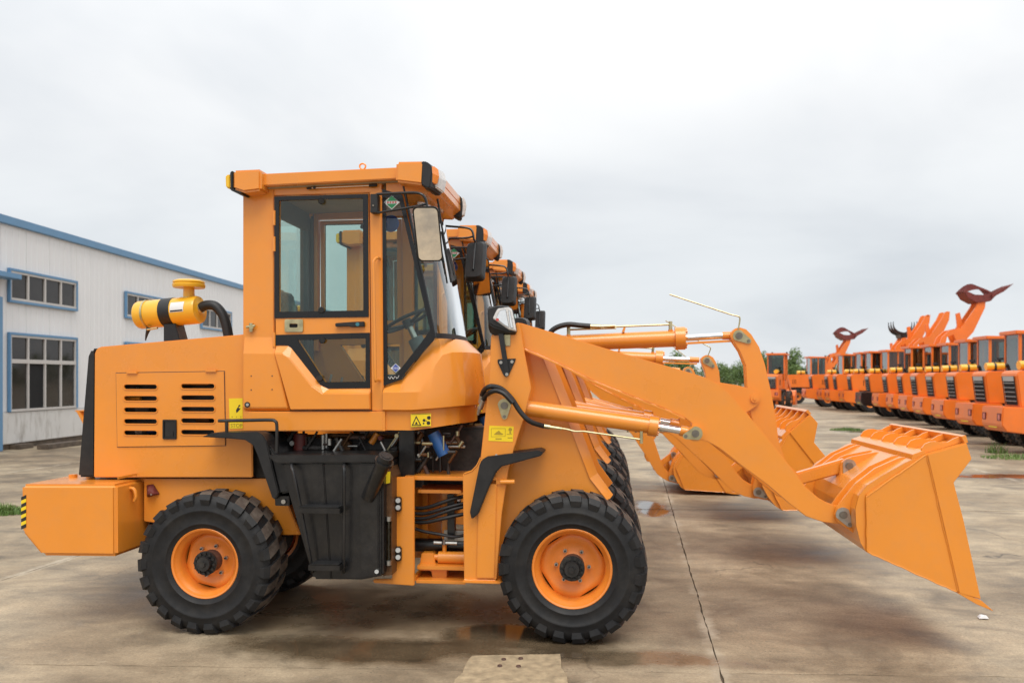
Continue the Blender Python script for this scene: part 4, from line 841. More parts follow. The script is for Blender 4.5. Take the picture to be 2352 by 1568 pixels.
for s_ in (.63, .85): lb.append([a0 + d * (L * s_) + Vector((0, -.1052 * math.cos(R(an)), .1052 * math.sin(R(an)))) for an in [-8 + 42 * i / 6 for i in range(7)]])
MB().rings(lb, closed=False, cap=False).build('maker_label', 'white', ac, smooth=True)
lb2 = []
for s_ in (.64, .84): lb2.append([a0 + d * (L * s_) + Vector((0, -.1057 * math.cos(R(an)), .1057 * math.sin(R(an)))) for an in (-6, -3, 0)])
MB().rings(lb2, closed=False, cap=False).build('label_print', 'ink', ac)
MB().tube([pt(457, 709, acy - .0), pt(474, 701, acy), pt(494, 703, acy), pt(511, 722, acy), pt(520, 748, acy), pt(526, 780, acy)], .036, 14, 5).build('intake_hose', 'black', ac, smooth=True)
MB().cyl(pt(455, 710, acy), pt(462, 707, acy), .041, n=18).build('clamp_band', 'zinc', ac, smooth=True)
MB().prism(P(acy, (386, 745), (413, 745), (424, 785), (386, 785)), acy - .06, acy + .06).build('mount_bracket', 'blackpaint', ac, bevel=.004)
MB().cyl(pt(342, 752, acy - .06), pt(337, 768, acy - .06), .018, .010, 10).cyl(pt(337, 768, acy - .06), pt(334, 782, acy - .06), .010, .004, 8).build('dust_valve', 'black', ac, smooth=True)
MB().cyl(pt(338, 757, acy - .08), pt(362, 753, acy - .08), .008, n=6).build('clamp_bolt', 'zinc', ac)
# ================================================================== FRONT FRAME, BOOM, BUCKET
ty = tow_y
tower = P(ty, (1128, 770), (1160, 752), (1191, 740), (1197, 762), (1204, 806), (1220, 891), (1202, 963), (1180, 1030), (1167, 1080), (1152, 1180), (1140, 1330), (1066, 1332), (1063, 1088), (1084, 1080), (1096, 1068), (1104, 1050), (1124, 867))
MB().prism(tower, ty, ty + .022).both('front_tower', OR, ldr, bevel=.004)
MB().prism(P(ty, (1128, 770), (1160, 752), (1191, 740), (1204, 806), (1220, 891), (1202, 963), (1167, 1080), (1104, 1050), (1124, 867)), ty + .16, ty + .18).both('tower_inner_plate', OR, ldr, bevel=.004)
MB().prism(P(ty, (1100, 1094), (1142, 1094), (1136, 1326), (1095, 1326)), ty - .012, ty - .001).both('tower_doubler', OR, ldr, bevel=.004)
a, b = at(1064, 1330, ty), at(1140, 1337, ty)
MB().box(a[0], b[0] + .05, ty - .02, 2 * YC - ty + .02, b[2] - .005, a[2] - .002).build('front_base_plate', OR, ldr, bevel=.004)
fp = 5.20
MB().prism(P(fp, (1180, 770), (1246, 818), (1300, 955), (1355, 1098), (1396, 1150), (1396, 1300), (1140, 1318), (1066, 1318), (1070, 1100), (1150, 1000)), fp, fp + .02).both('front_frame_plate', OR, ldr, bevel=.003)
fl = P(fp, (1246, 818), (1300, 955), (1355, 1098), (1396, 1150)); fl2 = P(fp, (1264, 812), (1318, 946), (1372, 1088), (1408, 1138))
fm_ = MB(); n_f = len(fl)
fm_.add([(x, fp - .012, z) for x, z in fl] + [(x, fp + .045, z) for x, z in fl2] + [(x, fp + .06, z) for x, z in fl] + [(x, fp + .06, z) for x, z in fl2], [(i, i + 1, n_f + i + 1, n_f + i) for i in range(n_f - 1)] + [(2 * n_f + i, 3 * n_f + i, 3 * n_f + i + 1, 2 * n_f + i + 1) for i in range(n_f - 1)] + [(n_f + i, n_f + i + 1, 3 * n_f + i + 1, 3 * n_f + i) for i in range(n_f - 1)] + [(0, n_f, 3 * n_f, 2 * n_f), (n_f - 1, 3 * n_f - 1, 4 * n_f - 1, 2 * n_f - 1)])
fm_.both('front_frame_flange', OR, ldr)
MB().box(at(1180, 900, fp)[0], at(1236, 900, fp)[0], fp + .02, 2 * YC - fp - .02, .55, 1.55).build('front_cross_wall', OR, ldr)
MB().cyl(pt(1150, 1106, ty - .02), pt(1182, 1106, ty - .02), .016, n=12).box(*(lambda a, b: (a[0], b[0], ty - .012, ty, b[2], a[2]))(at(1100, 1101, ty), at(1160, 1111, ty))).both('fender_stay', OR, ldr, smooth=True)
# front fenders
fy2 = 4.97
MB().prism(P(fy2, (1083, 1193), (1079, 1176), (1101, 1068), (1106, 1056), (1117, 1049), (1236, 1034), (1249, 1039), (1241, 1047), (1152, 1071), (1139, 1084), (1122, 1120), (1098, 1180)), fy2, 5.20).both('fender', 'black', ldr, bevel=.007)
MB().cyl(pt(1140, 1045, ty), pt(1140, 1045, ty - .02), .008, n=8).build('bolt', 'zincw', ldr)
# headlights
for mir in (False, True):
    k = dict(mirror=mir); hY = 4.98
    hp = [(1117, 703), (1148, 699.5), (1169, 701), (1177, 710), (1187, 763), (1181, 768), (1130, 770), (1120, 760)]
    h = MB().loft(P(hY, (1120, 712), (1140, 704), (1168, 703), (1176, 711), (1186, 762), (1170, 762), (1134, 750), (1122, 742)), hY, P(hY, *hp), hY + .04)
    h.loft(P(hY, *hp), hY + .0405, P(hY, (1125, 707), (1150, 704), (1166, 706), (1172, 714), (1178, 755), (1168, 760), (1134, 762), (1126, 754)), hY + .17)
    h = h.build('headlight', 'black', ldr, bevel=.008, **k)
    MB().loft(P(hY, (1145, 710), (1168, 706), (1174, 711), (1185, 759), (1169, 755), (1133, 731)), hY - .012, P(hY, (1141, 707), (1168, 704), (1176, 710), (1187, 762), (1168, 759), (1130, 732)), hY + .01).build('headlight_lens', 'clearlens', h, bevel=.004, **k)
    MB().prism(P(hY, (1148, 714), (1162, 710), (1170, 752), (1160, 747), (1140, 731)), hY - .0155, hY - .0125).build('reflector', 'reflector', h, bevel=.002, **k)
    MB().prism(P(hY, (1168, 712), (1172, 714), (1180, 754), (1173, 752)), hY - .0155, hY - .0125).build('reflector', 'reflector', h, bevel=.002, **k)
    q = pt(1142.5, 734, hY - .016); MB().prism(disc(q.x, q.z, .010, 12), q.y - .001, q.y).build('lens_mark', 'red', h, **k)
    MB().prism(P(5.0, (1144, 766), (1156, 766), (1170, 858), (1160, 862)), 5.0, 5.018).prism(P(5.02, (1143, 825), (1185, 823), (1182, 832), (1168, 862), (1163, 866), (1157, 862), (1143, 832)), 5.019, 5.028).build('headlight_bracket', 'blackpaint', h, bevel=.003, **k)
    for px, py in ((1150.5, 832), (1176, 830.5), (1164, 859.5)): MB().cyl(pt(px, py, 5.02), pt(px, py, 5.008 - (.012 if px == 1164 else 0)), .011, n=8).build('bolt', 'zincw', h, **k)
    MB().box(*(lambda a, b: (a[0], b[0], 5.022, 5.029, b[2], a[2]))(at(1158, 768, 5.02), at(1172, 794, 5.02))).build('connector', 'zinc', h, bevel=.002, **k)
# ---- boom (both arms); group 'boom' turns about the tower pin
by0, by1 = 5.088, 5.148
boom = P(by0, (1188, 741), (1198, 742), (1329, 781), (1425, 810), (1524, 838), (1583, 855), (1621, 867), (1654, 884), (1680, 909), (1715, 948), (1783, 1030), (1830, 1090), (1851, 1118), (1880, 1143), (1900, 1154), (1921, 1162), (1938, 1163), (1950, 1172), (1953, 1184), (1946, 1196), (1934, 1202), (1921, 1202.5), (1889, 1198), (1851, 1185), (1813, 1156), (1763, 1113), (1706, 1071), (1654, 1030), (1624, 1013), (1611, 1011), (1597, 1011), (1587, 1005), (1584, 995), (1588, 984), (1589, 972), (1574, 960), (1524, 937), (1452, 910), (1361, 873), (1287, 836), (1202, 799), (1176, 790), (1172, 760))
arm = MB().prism(boom, by0, by1).both('boom_arm', OR, ldr, bevel=.004, grp='boom')
MB().prism(P(by0, (1202, 799), (1287, 836), (1361, 873), (1452, 910), (1524, 937), (1574, 960), (1572, 964), (1522, 941), (1450, 914), (1359, 877), (1285, 840), (1200, 803)), by0 - .012, by1 + .03).both('boom_flange', OR, ldr, bevel=.002, grp='boom')
q = pt(1690, 985, by0); MB().cyl((q.x, by1, q.z), (q.x, SY(by1), q.z), .085, n=24).build('boom_cross_tube', OR, ldr, smooth=True, grp='boom')
def pin(px, py, qx, qy_, Y, grp, r0=.045, r1=.019, mt='zinc', both=True, par=None):
    a, b = at(px, py, Y), at(qx, qy_, Y)
    m = MB().prism(tear((a[0], a[2]), (b[0], b[2]), r0, r1), Y - .008, Y - .0005)
    m.cyl((a[0], Y - .008, a[2]), (a[0], Y - .020, a[2]), .024, n=14, mi=1).cyl((b[0], Y - .008, b[2]), (b[0], Y - .016, b[2]), .011, n=8, mi=1)
    (m.both if both else m.build)('pin_plate', [mt, 'hubsteel'], par or ldr, grp=grp)
pin(1159, 931, 1159, 956, ty, None)
q = pt(1597, 995, by0); MB().cyl((q.x, by0 + .01, q.z), (q.x, by0 - .03, q.z), .052, n=24).both('pin_boss', OR, ldr, smooth=True, grp='boom')
pin(1597, 995, 1575, 1001, by0 - .03, 'boom')
# centre carrier plates, bell crank
cyA, cyB = YC - .075, YC - .055
car = P(cyA, (1640, 876), (1692, 884), (1727, 893), (1742, 901), (1747, 915), (1743, 926), (1736, 934), (1714, 948), (1690, 985), (1670, 1000), (1640, 960))
MB().prism(car, cyA, cyB).both('crank_carrier', OR, ldr, bevel=.004, grp='boom')
q = pt(1733, 915, cyA); MB().cyl((q.x, cyA + .01, q.z), (q.x, cyA - .012, q.z), .028, n=18).cyl((q.x, cyA - .012, q.z), (q.x, cyA - .018, q.z), .012, n=10).both('carrier_boss', OR, ldr, smooth=True, grp='boom')
crank = P(YC - .05, (1679, 777), (1676, 770), (1680, 762), (1689, 754), (1699, 751.5), (1714, 756), (1726, 768), (1744, 797), (1757, 836), (1770, 894), (1783, 962), (1788, 1010), (1806, 1062), (1834, 1088), (1838, 1104), (1826, 1112), (1800, 1100), (1770, 1060), (1735, 985), (1716, 930), (1715, 884), (1712, 839), (1699, 807))
MB().prism(crank, YC - .05, YC + .05).build('bell_crank', OR, ldr, bevel=.005, grp='crank')
pin(1697, 771, 1719, 783, YC - .05, 'crank', both=False, r0=.040)
MB().prism(P(YC - .04, (1818, 1100), (1826, 1088), (1838, 1084), (1940, 1054), (1958, 1058), (1962, 1070), (1955, 1082), (1838, 1114), (1824, 1112)), YC - .035, YC + .035).build('bucket_link', OR, ldr, bevel=.01, grp='link')
# tilt cylinder on the centre line
tc_ = MB().cyl(pt(1205, 792, YC), pt(1556, 777, YC), .058, n=28).build('tilt_cylinder', OR, ldr, smooth=True, grp='tilt')
f0, f1 = pt(1550, 777.3, YC), pt(1573, 776.5, YC); df = (f1 - f0).normalized()
gl = MB().cyl(f0, f1, .080, n=26)
for i in range(8):
    e = Vector((0, math.cos(i * math.pi / 4), math.sin(i * math.pi / 4))) * .062; gl.cyl(f1 + e, f1 + e + df * .014, .012, n=6)
gl.build('gland_flange', OR, tc_, smooth=True)
MB().cyl(pt(1570, 776, YC), pt(1662, 770.5, YC), .023, n=20).build('piston_rod', 'chrome', tc_, smooth=True)
MB().cyl(pt(1659, 771, YC), pt(1690, 770, YC), .027, n=16).build('rod_end', OR, tc_, smooth=True)
MB().prism(P(YC, (1573, 786), (1684, 780), (1684, 785), (1573, 791)), YC - .02, YC + .02).build('rod_guard', OR, tc_)
ppz = YC - .02
MB().cyl(pt(1540, 760, ppz), pt(1540, 738, ppz), .013, n=8).cyl(pt(1540, 745, ppz), pt(1412, 750, ppz), .0075, n=8).cyl(pt(1306, 772, ppz), pt(1306, 751, ppz), .013, n=8).cyl(pt(1308, 757, ppz), pt(1415, 753, ppz), .007, n=8).cyl(pt(1354, 749, ppz - .03), pt(1380, 750, ppz - .03), .015, n=10).cyl(pt(1380, 750, ppz - .03), pt(1412, 748, ppz - .01), .011, n=8).build('oil_pipe', 'zinc', tc_, smooth=True)
MB().cyl(pt(1306, 790, ppz), pt(1306, 768, ppz), .015, n=8).cyl(pt(1540, 775, ppz), pt(1540, 757, ppz), .016, n=8).prism(P(ppz, (1428, 762), (1432, 752), (1437, 752), (1434, 764)), ppz - .02, ppz + .02).build('pipe_stub', OR, tc_)
MB().tube([pt(1356, 749, ppz - .03), pt(1330, 747, ppz - .03), pt(1306, 745, ppz - .03), pt(1283, 750, ppz - .03), pt(1266, 761, ppz - .03), pt(1254, 782, ppz - .03), pt(1240, 820, ppz - .03)], .019, 10, 4).build('hydraulic_hose', 'black', tc_, smooth=True)
MB().tube([pt(1538, 676, YC - .05), pt(1681, 723, YC - .05)], .0055, 6, 1).tube([pt(1680, 722.6, YC - .05), pt(1694, 726, YC - .05), pt(1699.5, 731, YC - .05), pt(1696, 755, YC - .05)], .0055, 6, 3).build('level_indicator', 'zinc', ldr, smooth=True, grp='crank')
# lift cylinders
ly = 5.115
for mir in (False, True):
    k = dict(mirror=mir)
    lc = MB().cyl(pt(1159, 930, ly), pt(1493, 977, ly), .052, n=28).build('lift_cylinder', OR, ldr, smooth=True, grp='lift', **k)
    f0, f1 = pt(1490, 976.5, ly), pt(1510, 979.5, ly); df = (f1 - f0).normalized()
    gl = MB().cyl(f0, f1, .066, n=26)
    for i in range(8):
        e = df.cross(Vector((0, 1, 0))).normalized() * math.sin(i * math.pi / 4) * .05 + Vector((0, 1, 0)) * math.cos(i * math.pi / 4) * .05; gl.cyl(f1 + e, f1 + e + df * .013, .010, n=6)
    gl.build('gland_flange', OR, lc, smooth=True, **k)
    MB().cyl(pt(1508, 979, ly), pt(1566, 989, ly), .0235, n=20).build('piston_rod', 'chrome', lc, smooth=True, **k)
    MB().cyl(pt(1562, 988, ly), pt(1590, 994, ly), .034, n=16).build('rod_end', OR, lc, smooth=True, **k)
    py_ = ly - .06
    MB().cyl(pt(1473, 990, py_), pt(1473, 1018, py_), .011, n=8).cyl(pt(1470, 1008.5, py_), pt(1340, 990, py_), .0065, n=8).tube([pt(1340, 990, py_), pt(1320, 990, py_), pt(1300, 985, py_), pt(1268, 981, py_)], .0065, 8, 3).cyl(pt(1246, 977.5, py_), pt(1264, 980, py_), .0155, n=10).cyl(pt(1264, 980, py_), pt(1290, 984, py_), .011, n=8).build('oil_pipe', 'zinc', lc, smooth=True, **k)
hzs = ty - .045
MB().tube([pt(1107, 907, 5.08), pt(1112, 896, 5.04), pt(1121, 889, hzs), pt(1132, 887, hzs), pt(1152, 893, hzs), pt(1175, 915, hzs), pt(1195, 945, hzs), pt(1217, 967, hzs), pt(1248, 978, ly - .06)], .0165, 10, 4).tube([pt(1110, 918, 5.08), pt(1117, 907, 5.05), pt(1127, 900, hzs - .01), pt(1140, 897, hzs - .02), pt(1158, 904, hzs - .03), pt(1178, 925, hzs - .03)], .0165, 10, 4).both('hydraulic_hose', 'black', ldr, smooth=True)
MB().cyl(pt(1107, 906, 5.08), pt(1104, 924, 5.10), .017, n=10).cyl(pt(1110, 917, 5.08), pt(1103, 938, 5.10), .018, n=10).cyl(pt(1103, 936, 5.1), pt(1099, 948, 5.12), .012, n=8).cyl(pt(1100, 934, 5.1), pt(1098, 952, 5.12), .009, n=8).both('hose_fitting', 'zincw', ldr, smooth=True)
for dx in (0, 7):
    MB().tube([pt(1255 + dx, 810, fp + .15), pt(1261 + dx, 832, fp + .14), pt(1266 + dx, 852, fp + .12)], .016, 8, 3).build('hydraulic_hose', 'black', ldr, smooth=True)
    MB().cyl(pt(1264 + dx, 848, fp + .12), pt(1268 + dx, 864, fp + .11), .014, n=8).cyl(pt(1268 + dx, 864, fp + .11), pt(1267 + dx, 874, fp + .10), .008, n=8).cyl(pt(1269 + dx, 874, fp + .1), pt(1255, 881, fp + .06), .009, n=8).build('hose_fitting', 'zinc', ldr, smooth=True)
# ---- bucket; group 'bucket' turns about the boom tip pin
ky0 = 4.935; ky1 = SY(ky0)
prof = [(2277, 1401), (2199, 1360), (1990, 1267), (1977, 1247), (1967, 1208), (1965, 1170), (1973, 1138), (1992, 1114), (2030, 1090), (2080, 1062), (2127, 1042), (2218, 1016)]
off = [(2277, 1398), (2200, 1354), (1996, 1261), (1984, 1243), (1974, 1207), (1972, 1172), (1980, 1142), (1997, 1120), (2034, 1096), (2083, 1069), (2129, 1049), (2220, 1022)]
bk = MB().prism(P(ky0, *prof) + P(ky0, *off)[::-1], ky0 + .002, ky1 - .002).build('bucket', OR, ldr, bevel=.003, grp='bucket')
sp_ = P(ky0, (1988.5, 1134.5), (2127, 1042), (2218, 1016), (2229, 1053.6), (2188.5, 1107), (2210, 1190), (2250, 1374), (2199, 1360), (1990, 1267))
MB().prism(sp_, ky0 - .012, ky0 + .001).both('side_plate', OR, bk, bevel=.003)
MB().prism(P(ky0, (2127, 1043), (2217, 1017.5), (2228, 1053), (2187, 1107), (2209, 1190), (2249, 1373), (2200, 1359)), ky0 - .022, ky0 - .0125).both('side_cutter', OR, bk, bevel=.003)
MB().prism(P(ky0, (2197, 1360), (2203, 1357), (2252, 1377), (2279, 1401), (2240, 1385)), ky0 - .02, ky1 + .02).build('cutting_edge', OR, bk, bevel=.002)
hinge_p = P(5.05, (1918, 1181), (1922, 1165), (1935, 1147), (1965, 1110), (2010, 1075), (2062, 1052), (2100, 1046), (2120, 1048), (2060, 1078), (2010, 1108), (1990, 1130), (1988, 1240), (1960, 1223), (1935, 1206), (1922, 1196))
for yy in (5.045, 5.16): MB().prism(hinge_p, yy, yy + .028).both('hinge_ear', OR, bk, bevel=.004)
a_, b_ = at(1936, 1181, 5.045), at(1951, 1200, 5.045)
pin(1936, 1181, 1951, 1203, 5.045, None, mt='zincw', par=bk)
ear = P(YC - .07, (1931, 1072), (1934, 1060), (1944, 1053), (1958, 1048), (2010, 1038), (2070, 1040), (2080, 1048), (2010, 1085), (1978, 1120), (1962, 1165), (1925, 1160), (1922, 1140))
for yy in (YC - .075, YC + .05): MB().prism(ear, yy, yy + .025).build('link_ear', OR, bk, bevel=.004)
pin(1950, 1069, 1943, 1094, YC - .075, None, mt='zincw', both=False, par=bk)
# cross ledge, gussets and lip of the spill guard on the back of the bucket
MB().prism(P(ky0, *prof[2:]), ky0 + .0015, ky0 + .012).both('side_infill', OR, bk)
MB().prism(P(ky0, (2096, 1056), (2098, 1044), (2126, 1034), (2130, 1042)), ky0 + .014, ky1 - .014).build('back_ledge', OR, bk, bevel=.002)
for k in range(6):
    yy = ky0 + .03 + k * (ky1 - ky0 - .08) / 5
    arc = [(2120, 1044), (2122, 1030), (2130, 1020), (2142, 1015), (2156, 1014), (2170, 1017), (2182, 1016), (2196, 1008), (2210, 1003), (2216, 1016), (2128, 1042)]
    MB().prism(P(ky0, *arc), yy, yy + .018).build('gusset', OR, bk, bevel=.002)
MB().prism(P(ky0, (2208, 1002), (2219, 999), (2224, 1016), (2216, 1018)), ky0 + .001, ky1 - .001).build('spill_guard', OR, bk, bevel=.002)
def bead(pts, Y, par, grp=None, r=.0045):
    q = [pt(x, y, Y) for x, y in pts]; rnd = random.Random(len(pts)); p = []
    for a, b in zip(q, q[1:]):
        n = max(2, int((b - a).length / .03))
        p += [a.lerp(b, k / n) + Vector((rnd.uniform(-.002, .002), 0, rnd.uniform(-.002, .002))) for k in range(n)]
    MB().tube(p + [q[-1]], r, 6, 1).both('weld_bead', OR, par, smooth=True, grp=grp)
bead(((1992, 1264), (1990, 1140), (2126, 1045)), ky0 - .011, bk)
bead(((2129, 1048), (2200, 1356)), ky0 - .013, bk)
bead(((1994, 1268), (2196, 1358)), ky0 - .010, bk)
bead(((1104, 1050), (1096, 1068), (1084, 1080), (1066, 1087)), ty - .001, ldr)
bead(((1066, 1331), (1138, 1332)), ty - .002, ldr)
bead(((1205, 801), (1287, 837), (1361, 874), (1452, 911), (1524, 938), (1572, 960)), by0 - .003, ldr, 'boom')
# mid support ribs on the boom underside of the tip and boom tip pins are covered by the hinge ears
ORG = Vector((0, 0, 0))
tag(ldr, 'nearest orange wheel loader, whole side in view with its yellow air cleaner behind the cab', 'wheel loader', 'wheel loaders parked side by side in the near row')
# ------------------------------------------------------------------ copies further down the row, boom and bucket set differently
def rot_about(p, ang):      # turn in the XZ plane; positive lowers the front
    return Matrix.Translation(p) @ Matrix.Rotation(ang, 4, 'Y') @ Matrix.Translation(-p)
pb = pt(1180, 768, by0) - LO; ptip = pt(1936, 1181, 5.05) - LO; plift = pt(1159, 931, ty) - LO; pcr = pt(1733, 915, cyA) - LO; ptl = pt(1205, 792, YC) - LO; plk = pt(1950, 1069, YC) - LO
for v in (pb, ptip, plift, pcr, ptl, plk): v.y = 0
lab = ['second orange wheel loader from the camera, directly behind the nearest one', 'third orange wheel loader in the near row, cab roof stepping out behind the second', 'fourth orange wheel loader in the near row, mostly hidden behind the third', 'farthest orange wheel loader of the near row, only mirror and roof showing']
for i, (dx, dy, ba, ka, ca) in enumerate(((-.01, 2.15, 5, -30, 8), (.0, 4.28, 8, -34, 12), (-.06, 6.5, 19, -40, 18))):
    lk = {}; c = copy_tree(ldr, None, lk); c.location = LO + Vector((dx, dy * YS, 0)); c['label'] = lab[i]
    Bm = rot_about(pb, R(ba)); Lm = rot_about(plift, R(ba * 1.05)); Km = Bm @ rot_about(ptip, R(ka)); Cm = Bm @ rot_about(pcr, R(ca))
    tip2 = Cm @ (pt(1697, 771, YC) - LO); d0 = (pt(1697, 771, YC) - LO) - ptl; d1 = tip2 - ptl
    Tm = rot_about(ptl, -(math.atan2(d1.z, d1.x) - math.atan2(d0.z, d0.x)))
    for n_, g in GRP.items():
        if n_ in lk and n_ in [o.name for o in ldr.children]:
            lk[n_].matrix_basis = {'boom': Bm, 'lift': Lm, 'bucket': Km, 'crank': Cm, 'tilt': Tm, 'link': Km}[g]

YS = 1.0
# ================================================================== FAR ROW: loaders parked tail towards the aisle, nose towards +X
O2 = 'orange2'
pink = pmat('tail_lamp_lens', (.62, .16, .13), .25, coat=.4, var=.4, scale=40)
def make_far(name='parked_loader'):
    r = empty(name, (0, 0, 0)); W = .50
    cw = MB().prism([(0, .64), (.10, .50), (.74, .42), (.74, 1.04), (.02, 1.05)], -W, W).build('counterweight', O2, r, bevel=.02)
    for s in (-1, 1):
        l = MB().box(-.006, .03, s * .36 - .085, s * .36 + .085, .74, .90).build('tail_lamp_recess', 'darkred', cw, bevel=.004)
        MB().box(-.014, -.004, s * .36 - .06, s * .36 + .03, .76, .88).build('tail_lamp', pink, cw, bevel=.003)
    MB().box(.028, .05, -.20, .20, .575, .625).build('number_plate', 'sticker', cw)
    hd = MB().prism([(.46, 1.04), (.37, 1.76), (.42, 1.83), (.52, 1.85), (2.05, 1.88), (2.05, 1.04)], -.38, .38).build('hood', O2, r, bevel=.02)
    yz = lambda z: .46 - (z - 1.04) / .70 * .09
    g = MB().ext([(yz(1.08) - .006, -.25, 1.08), (yz(1.08) - .006, .25, 1.08), (yz(1.72) - .006, .25, 1.72), (yz(1.72) - .006, -.25, 1.72)], (-.010, 0, 0)).build('rear_grille', 'dark', hd)
    for k in range(5):
        z = 1.16 + .10 * k; MB().box(yz(z) - .03, yz(z) - .014, -.25, .25, z, z + .014).build('grille_slat', 'slat', hd, bevel=.003)
    for s in (-1, 1): MB().ext([(yz(1.08) - .016, s * .27, 1.08), (yz(1.72) - .016, s * .27, 1.72), (yz(1.72) - .016, s * .285, 1.72), (yz(1.08) - .016, s * .285, 1.08)], (-.012, 0, 0)).build('grille_frame', 'black', hd)
    MB().ext([(yz(1.61) - .017, -.25, 1.61), (yz(1.61) - .017, .25, 1.61), (yz(1.72) - .017, .25, 1.72), (yz(1.72) - .017, -.25, 1.72)], (-.008, 0, 0)).build('badge_plate', 'slat', hd)
    for c in range(3):
        for s in (-1, 1): MB().box(.95 + c * .09, .98 + c * .09, s * .384 - .003, s * .384 + .003, 1.28, 1.56).build('louvre', 'dark', hd)
    ac = MB().cyl((1.30, -.12, 2.0), (1.78, -.12, 2.02), .115, n=18).build('air_cleaner', 'yellow', r, smooth=True)
    MB().cyl((1.68, -.12, 2.1), (1.68, -.12, 2.2), .035, n=10).cyl((1.68, -.12, 2.2), (1.68, -.12, 2.26), .10, .09, 14).build('rain_cap', 'black', ac, smooth=True)
    MB().tube([(1.78, -.12, 2.02), (1.88, -.12, 2.05), (1.92, -.12, 1.96), (1.94, -.12, 1.83)], .045, 8, 3).build('intake_hose', 'black', ac, smooth=True)
    MB().cyl((1.50, -.12, 2.005), (1.56, -.12, 2.006), .119, n=18).build('mount_strap', 'black', ac, smooth=True)
    MB().box(1.48, 1.58, -.2, -.04, 1.84, 1.92).build('mount_bracket', 'blackpaint', ac)
    c0, c1, cz0, cz1, cw_ = 2.05, 3.05, 1.04, 2.92, .47
    cab = MB().box(c0, c1, -cw_, cw_, cz0, 1.52)
    cab = cab.build('cab_body', O2, r, bevel=.01)
    for x in (c0, 2.52, c1 - .07):
        for s in (-1, 1): MB().box(x, x + (.08 if x != 2.52 else .05), s * cw_ - (.06 if s > 0 else 0), s * cw_ + (.06 if s < 0 else 0), 1.515, cz1).build('cab_pillar', O2, r, bevel=.006)
    for s in (-1, 1):
        MB().box(c0 + .08, 2.52, s * (cw_ - .03) - .003, s * (cw_ - .03) + .003, 1.52, cz1).build('side_window', 'glass2', r)
        MB().box(2.57, c1 - .07, s * (cw_ - .03) - .003, s * (cw_ - .03) + .003, 1.52, cz1).build('side_window', 'glass2', r)
        MB().box(c0 + .08, 2.52, s * (cw_ - .03) - .012, s * (cw_ - .03) + .012, 1.52, 1.58).build('window_seal', 'blackseal', r)
    MB().box(c0 + .02, c0 + .026, -cw_ + .06, cw_ - .06, 1.52, cz1).build('rear_window', 'glass2', r)
    MB().box(c1 - .03, c1 - .024, -cw_ + .06, cw_ - .06, 1.52, cz1).build('windscreen', 'glass2', r)
    MB().box(2.3, 2.7, -.22, .22, 1.5, 1.72).box(2.28, 2.38, -.2, .2, 1.7, 2.15).build('seat', 'interior', r, bevel=.03)
    MB().prism([(1.93, 2.92), (3.2, 2.92), (3.22, 3.0), (1.93, 3.03)], -.55, .55).build('roof', O2, r, bevel=.02)
    for s in (-1, 1):
        MB().cyl((3.2, s * .4, 3.06), (3.26, s * .4, 3.06), .06, n=10).build('roof_lamp', 'black', r)
        MB().prism([(.72, .98), (1.0, 1.06), (1.5, 1.06), (1.7, .92), (1.66, .88), (1.46, 1.0), (1.02, 1.0), (.76, .94)], s * .36, s * .60).build('fender', 'black', r, bevel=.004)
        MB().box(1.75, 2.4, s * .3, s * .52, .5, 1.0).build('fuel_tank', 'blackpaint', r, bevel=.02)
        wheel(r, 1.22, s * .47, s > 0, .4, WMR); wheel(r, 3.45, s * .47, s > 0, .9, WMR)
    MB().box(.74, 3.0, -.30, .30, .50, 1.04).build('chassis', 'blackpaint', r, bevel=.01)
    for x in (1.22, 3.45): MB().cyl((x, -.4, .47), (x, .4, .47), .08, n=12).build('axle', O2, r, smooth=True)
    MB().prism([(3.0, .45), (3.9, .45), (3.8, .8), (3.35, 1.75), (3.1, 1.8), (3.0, 1.1)], -.30, .30).build('front_frame', O2, r, bevel=.008)
    return r
def boom_low(r):
    pl = [(3.15, 1.72), (3.4, 1.75), (4.3, 1.35), (4.8, .75), (5.05, .45), (4.95, .35), (4.6, .55), (4.2, 1.05), (3.3, 1.52)]
    for s in (-1, 1): MB().prism(pl, s * .40 - .03, s * .40 + .03).build('boom_arm', O2, r, bevel=.004)
    MB().cyl((4.3, -.4, 1.15), (4.3, .4, 1.15), .07, n=12).build('boom_cross_tube', O2, r, smooth=True)
    b = MB().prism([(4.95, .1), (5.75, .06), (5.75, .09), (5.0, .14), (4.93, .3), (4.95, .62), (5.1, .85), (5.35, .92), (5.35, .95), (5.08, .89), (4.91, .64), (4.89, .28)], -.60, .60).build('bucket', O2, r, bevel=.004)
    for s in (-1, 1): MB().prism([(4.95, .1), (5.7, .08), (5.38, .93), (5.08, .87), (4.92, .62), (4.92, .28)], s * .60 - .01, s * .60 + .01).build('bucket_side', O2, b)
